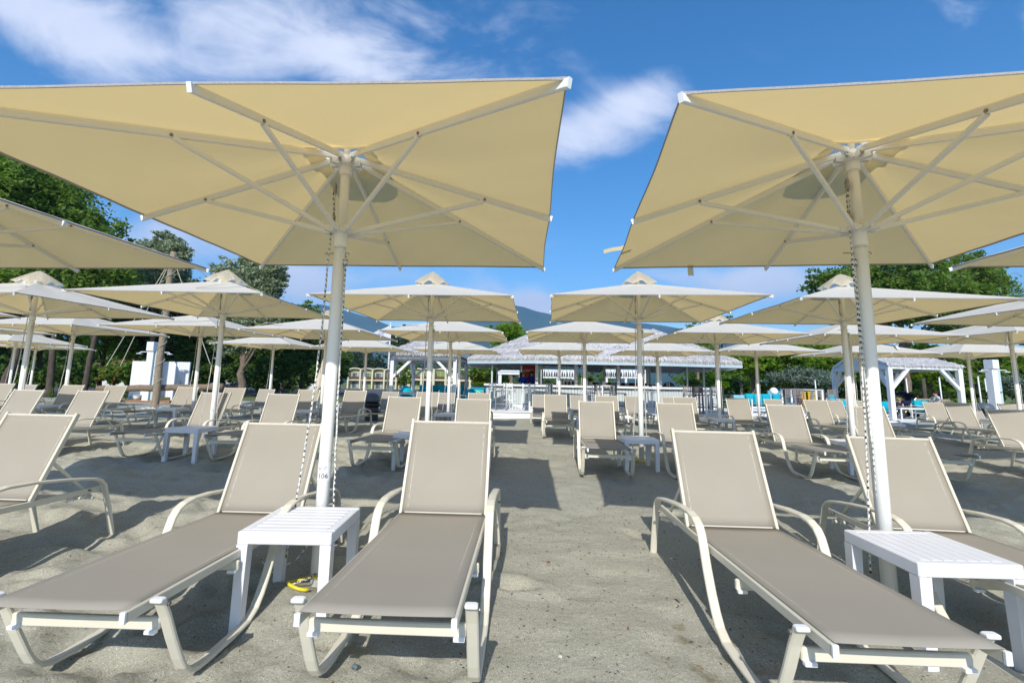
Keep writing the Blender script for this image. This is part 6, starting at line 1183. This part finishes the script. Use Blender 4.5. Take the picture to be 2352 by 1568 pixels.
def house(label, px0, px1, Y, pe, pt, col='house_white'):
    xa, xb = wp(px0, Y), wp(px1, Y); w = xb - xa; o = thing('house', label, 'house', ((xa + xb) / 2, Y, gz(Y))); ze, zt = at(px0, pe, Y=Y).z - gz(Y), at(px0, pt, Y=Y).z - gz(Y); mb = MB(); mb.box((0, 3, ze / 2), (w, 6, ze)); mb.build('wall', col, o)
    mb = MB(); e = .4; mb.add([(-w / 2 - e, -e, ze), (w / 2 + e, -e, ze), (w / 2 + e, 6 + e, ze), (-w / 2 - e, 6 + e, ze), (-w / 4, 3, zt), (w / 4, 3, zt)], [(0, 1, 5, 4), (1, 2, 5), (2, 3, 4, 5), (3, 0, 4), (3, 2, 1, 0)]); mb.build('roof', 'roof_tile', o)
    for s_ in (-.28, .25): mb = MB(); mb.bbox((w * s_, -.02, ze * .55), (w * .12, .06, ze * .35), .01); mb.build('window', 'window_glass', o)
house('white house with dark tiled roof hidden behind the guy ropes', 222, 290, 52, 836, 820); house('low red roofed pavilion right of the forked poplar', 700, 730, 88, 870, 861)
for i, (px, py) in enumerate([(80, 822), (96, 824), (112, 821), (470, 826), (885, 842), (905, 846), (400, 824)]):
    Y = 900; house(f'tiny distant red roofed village house, {ORD[i]} of the scattered ones', px - 5, px + 5, Y, py + 4, py - 1) if False else None
def car(label, px, Y, L, m_, rz, name='parked_car'):
    o = thing(name, label, 'car', (wp(px, Y), Y, gz(Y) + .01), rz); w = 1.75; mb = MB()
    prof = [(-L / 2, .35), (-L / 2 + .05, .62), (-L * .30, .80), (-L * .18, .88), (-L * .06, 1.30), (L * .14, 1.40), (L * .28, 1.30), (L * .40, .95), (L / 2 - .05, .88), (L / 2, .45), (L / 2 - .1, .28), (-L / 2 + .1, .26)]
    for yy_, k in ((-w / 2, 1), (w / 2, 1)): pass
    vs = [(x, -w / 2 + (.22 if z > .95 else 0), z) for x, z in prof] + [(x, w / 2 - (.22 if z > .95 else 0), z) for x, z in prof]; n = len(prof); mb.add(vs, [tuple(range(n)), tuple(range(2 * n - 1, n - 1, -1))] + [(i, n + i, n + (i + 1) % n, (i + 1) % n) for i in range(n)]); mb.build('body', m_, o)
    for yy_ in (-w / 2 + .12, w / 2 - .12): mb = MB(); mb.add([(-L * .15, yy_ * 1.01, .90), (L * .36, yy_ * 1.01, .92), (L * .26, yy_ * .93, 1.24), (L * .13, yy_ * .9, 1.33), (-L * .05, yy_ * .92, 1.24)], [(0, 1, 2, 3, 4)]); mb.build('side_window', 'window_glass', o)
    for x in (-L * .32, L * .30):
        for yy_ in (-w / 2, w / 2): mb = MB(); mb.tube([(x, yy_ - .09, .31), (x, yy_ + .09, .31)], .31, 18); wh = mb.build('wheel', 'rubber', o); mb = MB(); mb.tube([(x, yy_ - .1, .31), (x, yy_ + .1, .31)], .19, 12); mb.build('rim', 'steel', wh)
    mb = MB(); mb.bbox((-L / 2 + .06, -.6, .62), (.06, .3, .12), .01); mb.build('headlight', 'globe_white', o)
car('silver car parked behind the thatched pergola', 1032, 58, 4.3, 'car_silver', .05); car('dark blue car parked in the shade of the dark trees', 507, 44, 4.0, 'car_dark', .3)

# ---------------------------------------------------------------- people
def person(label, joints, bones, mats, zones, loc, extra=None, rz=0):
    """one continuous skinned body; zones: [(material, set of vertex names)] by nearest joint"""
    o0 = thing('person', label, 'person', loc, rz); names = list(joints); me = bpy.data.meshes.new('body'); me.from_pydata([joints[n][:3] for n in names], [(names.index(a), names.index(b)) for a, b in bones], [])
    ob = bpy.data.objects.new('body', me); COL.objects.link(ob); sk = ob.modifiers.new('s', 'SKIN'); sub = ob.modifiers.new('u', 'SUBSURF'); sub.levels = sub.render_levels = 1
    for i, n in enumerate(names):
        r = joints[n][3]; v = me.skin_vertices[0].data[i]; v.radius = r if isinstance(r, tuple) else (r, r); v.use_root = (n == 'pelvis')
    dg = bpy.context.evaluated_depsgraph_get(); m2 = bpy.data.meshes.new_from_object(ob.evaluated_get(dg)); bpy.data.objects.remove(ob)
    m2.materials.clear()
    for q in mats: m2.materials.append(MT[q])
    segs = [(Vector(joints[a][:3]), Vector(joints[b][:3]), zones.get((a, b), zones.get(b, 0))) for a, b in bones]
    for p_ in m2.polygons:
        c = p_.center; best = None
        for a, b, z in segs:
            d = b - a; t_ = max(0, min(1, (c - a).dot(d) / max(d.length_squared, 1e-9))); dd = (c - (a + d * t_)).length
            if best is None or dd < best[0]: best = (dd, z)
        p_.material_index = best[1]; p_.use_smooth = True
    b = bpy.data.objects.new('body', m2); COL.objects.link(b); b.parent = o0; return o0
def add_hair(o, c, r, m_, long=0, tilt=0):
    mb = MB(); mb.lathe([(r * .98, -r * .2), (r * 1.12, r * .15), (r * 1.05, r * .7), (r * .6, r * 1.12), (.001, r * 1.22)], 16, sy=1.15); h = mb.build('hair', m_, o, True, c)
    if long: mb = MB(); mb.tube([(0, 0, r * .5), (-.01, 0, -r), (-.02, 0, -long)], [r * .75, r * .85, r * .35], 10, (0, 1, 0)); mb.build('hair', m_, o, True, Vector(c) + Vector((-.03 if tilt == 0 else tilt, .04, 0)))
def add_face(o, c, r, d):
    """nose, eyes and mouth on the side d looks to"""
    d = Vector(d).normalized(); s_ = Vector((-d.y, d.x, 0)); c = Vector(c); mb = MB(); a = c + d * r * .85
    mb.tube([a + Vector((0, 0, r * .15)), a + d * r * .32 - Vector((0, 0, r * .2)), a - Vector((0, 0, r * .3))], [r * .1, r * .16, r * .08], 6, s_); mb.build('nose', 'skin', o, True)
    for k in (-1, 1): mb = MB(); p_ = c + d * r * .92 + s_ * k * r * .36 + Vector((0, 0, r * .12)); mb.tube([p_ - d * .01, p_ + d * .006], r * .12, 6); mb.build('eye', 'hair_dark', o); mb = MB(); p_ = c + s_ * k * r * .98; mb.tube([p_ - Vector((0, 0, r * .2)), p_ + Vector((0, 0, r * .2))], r * .14, 6, (0, 1, 0)); mb.build('ear', 'skin', o)
    mb = MB(); p_ = c + d * r * .88 - Vector((0, 0, r * .45)); mb.tube([p_ - s_ * r * .28, p_ + s_ * r * .28], r * .07, 6); mb.build('mouth', 'fridge_red', o)
def standing(label, px, Y, H_, shirt, face, arms, z0, hat=False, hair=0, trousers='shirt_navy', lean=0):
    s_ = H_ / 1.7; J = {'pelvis': (0, 0, .92, .12), 'waist': (lean * .3, 0, 1.08, .105), 'chest': (lean * .7, 0, 1.28, (.14, .105)), 'neck': (lean, 0, 1.45, .05), 'jaw': (lean + face[0] * .03, face[1] * .03, 1.53, .062), 'head': (lean + face[0] * .01, face[1] * .01, 1.61, .082),
         'hipl': (-.09, 0, .86, .085), 'kneel': (-.10, 0, .48, .055), 'ankl': (-.10, 0, .08, .04), 'toel': (-.10, -.14, .04, .035), 'hipr': (.09, 0, .86, .085), 'kneer': (.10, 0, .48, .055), 'ankr': (.10, 0, .08, .04), 'toer': (.10, -.14, .04, .035)}
    for sd, (el, ha_) in arms.items():
        k = -1 if sd == 'l' else 1; J['sh' + sd] = (k * .17 + lean, 0, 1.39, .055); J['el' + sd] = (*el, .038); J['wr' + sd] = (*ha_, .027); J['hand' + sd] = (ha_[0] + .03 * k, ha_[1] - .04, ha_[2] - .03, .03)
    B = [('pelvis', 'waist'), ('waist', 'chest'), ('chest', 'neck'), ('neck', 'jaw'), ('jaw', 'head'), ('pelvis', 'hipl'), ('hipl', 'kneel'), ('kneel', 'ankl'), ('ankl', 'toel'), ('pelvis', 'hipr'), ('hipr', 'kneer'), ('kneer', 'ankr'), ('ankr', 'toer')]
    for sd in 'lr': B += [('chest', 'sh' + sd), ('sh' + sd, 'el' + sd), ('el' + sd, 'wr' + sd), ('wr' + sd, 'hand' + sd)]
    Z = {'waist': 1, 'chest': 1, 'neck': 1, 'jaw': 0, 'head': 0, 'shl': 1, 'shr': 1, 'ell': 1, 'elr': 1, 'wrl': 0, 'wrr': 0, 'handl': 0, 'handr': 0}
    for n in ('hipl', 'kneel', 'ankl', 'toel', 'hipr', 'kneer', 'ankr', 'toer'): Z[n] = 2
    o = person(label, J, B, ['skin', shirt, trousers], Z, (wp(px, Y), Y, z0)); o.scale = (s_,) * 3; add_hair(o, (lean, .01, 1.60), .088, 'hair_dark', hair, -.08 if face[0] > .5 else 0)
    if face[1] < .5: add_face(o, (lean, 0, 1.59), .085, (face[0], face[1], 0))
    if hat: mb = MB(); mb.lathe([(.17, -.012), (.17, 0), (.095, .008), (.088, .085), (.06, .10), (.001, .10)], 20); mb.build('straw_hat', 'straw', o, True, (lean, 0, 1.665))
    return o
standing('woman in a straw hat and blue top standing behind the bar before the red fridge', 1201, 20.55, 1.52, 'shirt_blue', (1, -.1), {'l': ((-.2, -.1, 1.14), (-.05, -.25, 1.08)), 'r': ((.18, -.12, 1.12), (.16, -.30, 1.02))}, DZ, hat=True, hair=.42)
standing('person with dark hair in a blue top, back turned, before the red fridge', 1221, 20.7, 1.56, 'shirt_blue', (-.3, 1), {'l': ((-.30, .04, 1.14), (-.18, .12, .98)), 'r': ((.30, .02, 1.16), (.22, .12, 1.0))}, DZ, hair=.16)
# reclining man: sits low, facing left, legs apart toward the coffee table
bx, by, bz = wp(2146, 21.3), 21.3, -.16
J = {'pelvis': (0, 0, .50, .14), 'waist': (.06, .05, .66, .13), 'chest': (.13, .10, .86, (.17, .13)), 'neck': (.12, .10, 1.03, .06), 'jaw': (.05, .08, 1.08, .07), 'head': (.05, .08, 1.16, .088),
     'hipn': (-.06, -.12, .48, .10), 'kneen': (-.42, -.32, .56, .068), 'ankn': (-.46, -.36, .10, .044), 'toen': (-.60, -.42, .04, .04), 'hipf': (-.08, .10, .48, .10), 'kneef': (-.66, -.02, .56, .068), 'ankf': (-.60, -.12, .10, .044), 'toef': (-.74, -.16, .04, .04),
     'shl': (.02, -.10, .97, .06), 'ell': (-.10, -.22, .74, .042), 'wrl': (-.34, -.20, .70, .03), 'handl': (-.42, -.2, .68, .035), 'shr': (.10, .26, .97, .06), 'elr': (.0, .38, .74, .042), 'wrr': (-.25, .28, .70, .03), 'handr': (-.34, .26, .68, .035)}
B = [('pelvis', 'waist'), ('waist', 'chest'), ('chest', 'neck'), ('neck', 'jaw'), ('jaw', 'head'), ('pelvis', 'hipn'), ('hipn', 'kneen'), ('kneen', 'ankn'), ('ankn', 'toen'), ('pelvis', 'hipf'), ('hipf', 'kneef'), ('kneef', 'ankf'), ('ankf', 'toef')] + [x for s_ in 'lr' for x in (('chest', 'sh' + s_), ('sh' + s_, 'el' + s_), ('el' + s_, 'wr' + s_), ('wr' + s_, 'hand' + s_))]
Z = {'waist': 1, 'chest': 1, 'neck': 1, 'shl': 1, 'shr': 1, 'ell': 1, 'elr': 1, 'hipn': 2, 'kneen': 2, 'hipf': 2, 'kneef': 2}
o = person('man in white shirt and light blue shorts leaning back under the right pergola', J, B, ['skin', 'shirt_white', 'shorts_blue'], Z, (bx, by, bz)); add_hair(o, (.06, .08, 1.16), .088, 'hair_dark'); add_face(o, (.04, .08, 1.14), .088, (-1, -.35, 0))
mb = MB(); mb.tube([Vector((.05, .08, 1.225)) + Vector((.10 * math.cos(a), .10 * math.sin(a), 0)) for a in [2.6 + k * .25 for k in range(10)]], .014, 6, (0, 0, 1)); mb.build('sunglasses', 'black_plastic', o)
bx, by = wp(2059, 21.2), 21.2; s_ = .62
J = {'pelvis': (0, 0, .62, .12), 'waist': (0, 0, .78, .12), 'chest': (0, -.02, .98, (.14, .11)), 'neck': (.02, -.02, 1.13, .055), 'jaw': (.06, -.05, 1.21, .08), 'head': (.04, -.03, 1.31, .115), 'hipn': (-.08, -.03, .58, .085), 'kneen': (-.09, -.22, .40, .06), 'ankn': (-.10, -.2, .06, .045), 'toen': (-.1, -.34, .04, .04), 'hipf': (.08, -.03, .58, .085), 'kneef': (.09, -.22, .40, .06), 'ankf': (.10, -.2, .06, .045), 'toef': (.1, -.34, .04, .04),
     'shl': (-.16, -.02, 1.06, .055), 'ell': (-.20, -.16, .86, .04), 'wrl': (-.06, -.36, .86, .032), 'handl': (.0, -.42, .87, .035), 'shr': (.16, -.02, 1.06, .055), 'elr': (.22, -.16, .86, .04), 'wrr': (.2, -.38, .88, .032), 'handr': (.18, -.45, .88, .035)}
o = person('blond toddler in a navy shirt leaning on the coffee table', J, B, ['skin', 'shirt_navy', 'shirt_navy'], Z, (bx, by, -.16)); o.scale = (s_ * 1.05, s_ * 1.05, s_ * 1.0); add_hair(o, (.03, -.01, 1.31), .118, 'hair_blond'); add_face(o, (.04, -.03, 1.29), .112, (.7, -.7, 0))
# seated woman half hidden behind the chairs
bx, by = wp(1836, 22.4), 22.4
J = {'pelvis': (0, 0, .50, .14), 'waist': (0, .05, .66, .12), 'chest': (0, .06, .86, (.15, .11)), 'neck': (0, .05, 1.02, .05), 'jaw': (-.02, .0, 1.08, .065), 'head': (-.01, .02, 1.16, .085), 'hipn': (-.09, -.05, .48, .10), 'kneen': (-.14, -.45, .52, .07), 'ankn': (-.13, -.5, .10, .045), 'toen': (-.14, -.62, .04, .04), 'hipf': (.09, -.05, .48, .10), 'kneef': (.16, -.45, .52, .07), 'ankf': (.15, -.5, .10, .045), 'toef': (.16, -.62, .04, .04),
     'shl': (-.17, .05, .96, .055), 'ell': (-.24, -.06, .74, .04), 'wrl': (-.12, -.28, .66, .03), 'handl': (-.06, -.34, .64, .033), 'shr': (.17, .05, .96, .055), 'elr': (.24, -.06, .74, .04), 'wrr': (.12, -.28, .66, .03), 'handr': (.08, -.34, .64, .033)}
o = person('dark haired person in pink seated behind the taupe high chairs', J, B, ['skin', 'shirt_pink', 'shirt_pink'], {k: v for k, v in Z.items() if k not in ('kneen', 'kneef')}, (bx, by, gz(by))); o.scale = (.86, .86, .86); add_hair(o, (-.01, .03, 1.16), .09, 'hair_dark', .2); add_face(o, (-.01, .01, 1.14), .085, (-.2, -1, 0))
# stroller
x, Y = wp(2072, 21.9), 21.9; o = thing('stroller', 'dark pushchair with folded navy hood beside the toddler', 'pushchair', (x, Y, -.16))
rows = []
for i in range(9):
    a = math.pi * (.05 + .75 * i / 8); rows.append([(-.02 + .30 * math.cos(a) * 1.0, -.26 + .52 * j / 6, .86 + .30 * math.sin(a) + (.03 if i % 2 else 0) - .05 * (j / 3 - 1) ** 2) for j in range(7)])
mb = MB(); mb.grid(rows); mb.build('hood', 'shirt_navy', o, True); mb = MB(); mb.bbox((.10, 0, .66), (.46, .40, .22), .06); mb.bbox((.28, 0, .80), (.14, .40, .34), .05); mb.build('seat', 'shirt_navy', o)
for x_ in (-.25, .32):
    for y_ in (-.24, .24): mb = MB(); mb.tube([(x_, y_ - .03, .13), (x_, y_ + .03, .13)], .13, 16); mb.build('wheel', 'rubber', o)
for y_ in (-.24, .24): mb = MB(); mb.tube([(-.25, y_, .14), (.1, y_, .6), (.5, y_, 1.02)], .014, 6); mb.tube([(.32, y_, .14), (.0, y_, .62)], .014, 6); mb.build('frame_tube', 'steel', o)
mb = MB(); mb.tube([(.5, -.24, 1.02), (.5, .24, 1.02)], .016, 8); mb.build('handle', 'rubber', o)
mb = MB(); mb.lathe([(.001, -.08), (.03, -.075), (.03, .03), (.012, .06), (.012, .08)], 10); c = (wp(2069, 20.5), 20.5, -.16 + .60); tag(mb.build('water_bottle', 'bottle_clear', None, True, c), 'clear water bottle on the coffee table before the toddler', 'bottle')
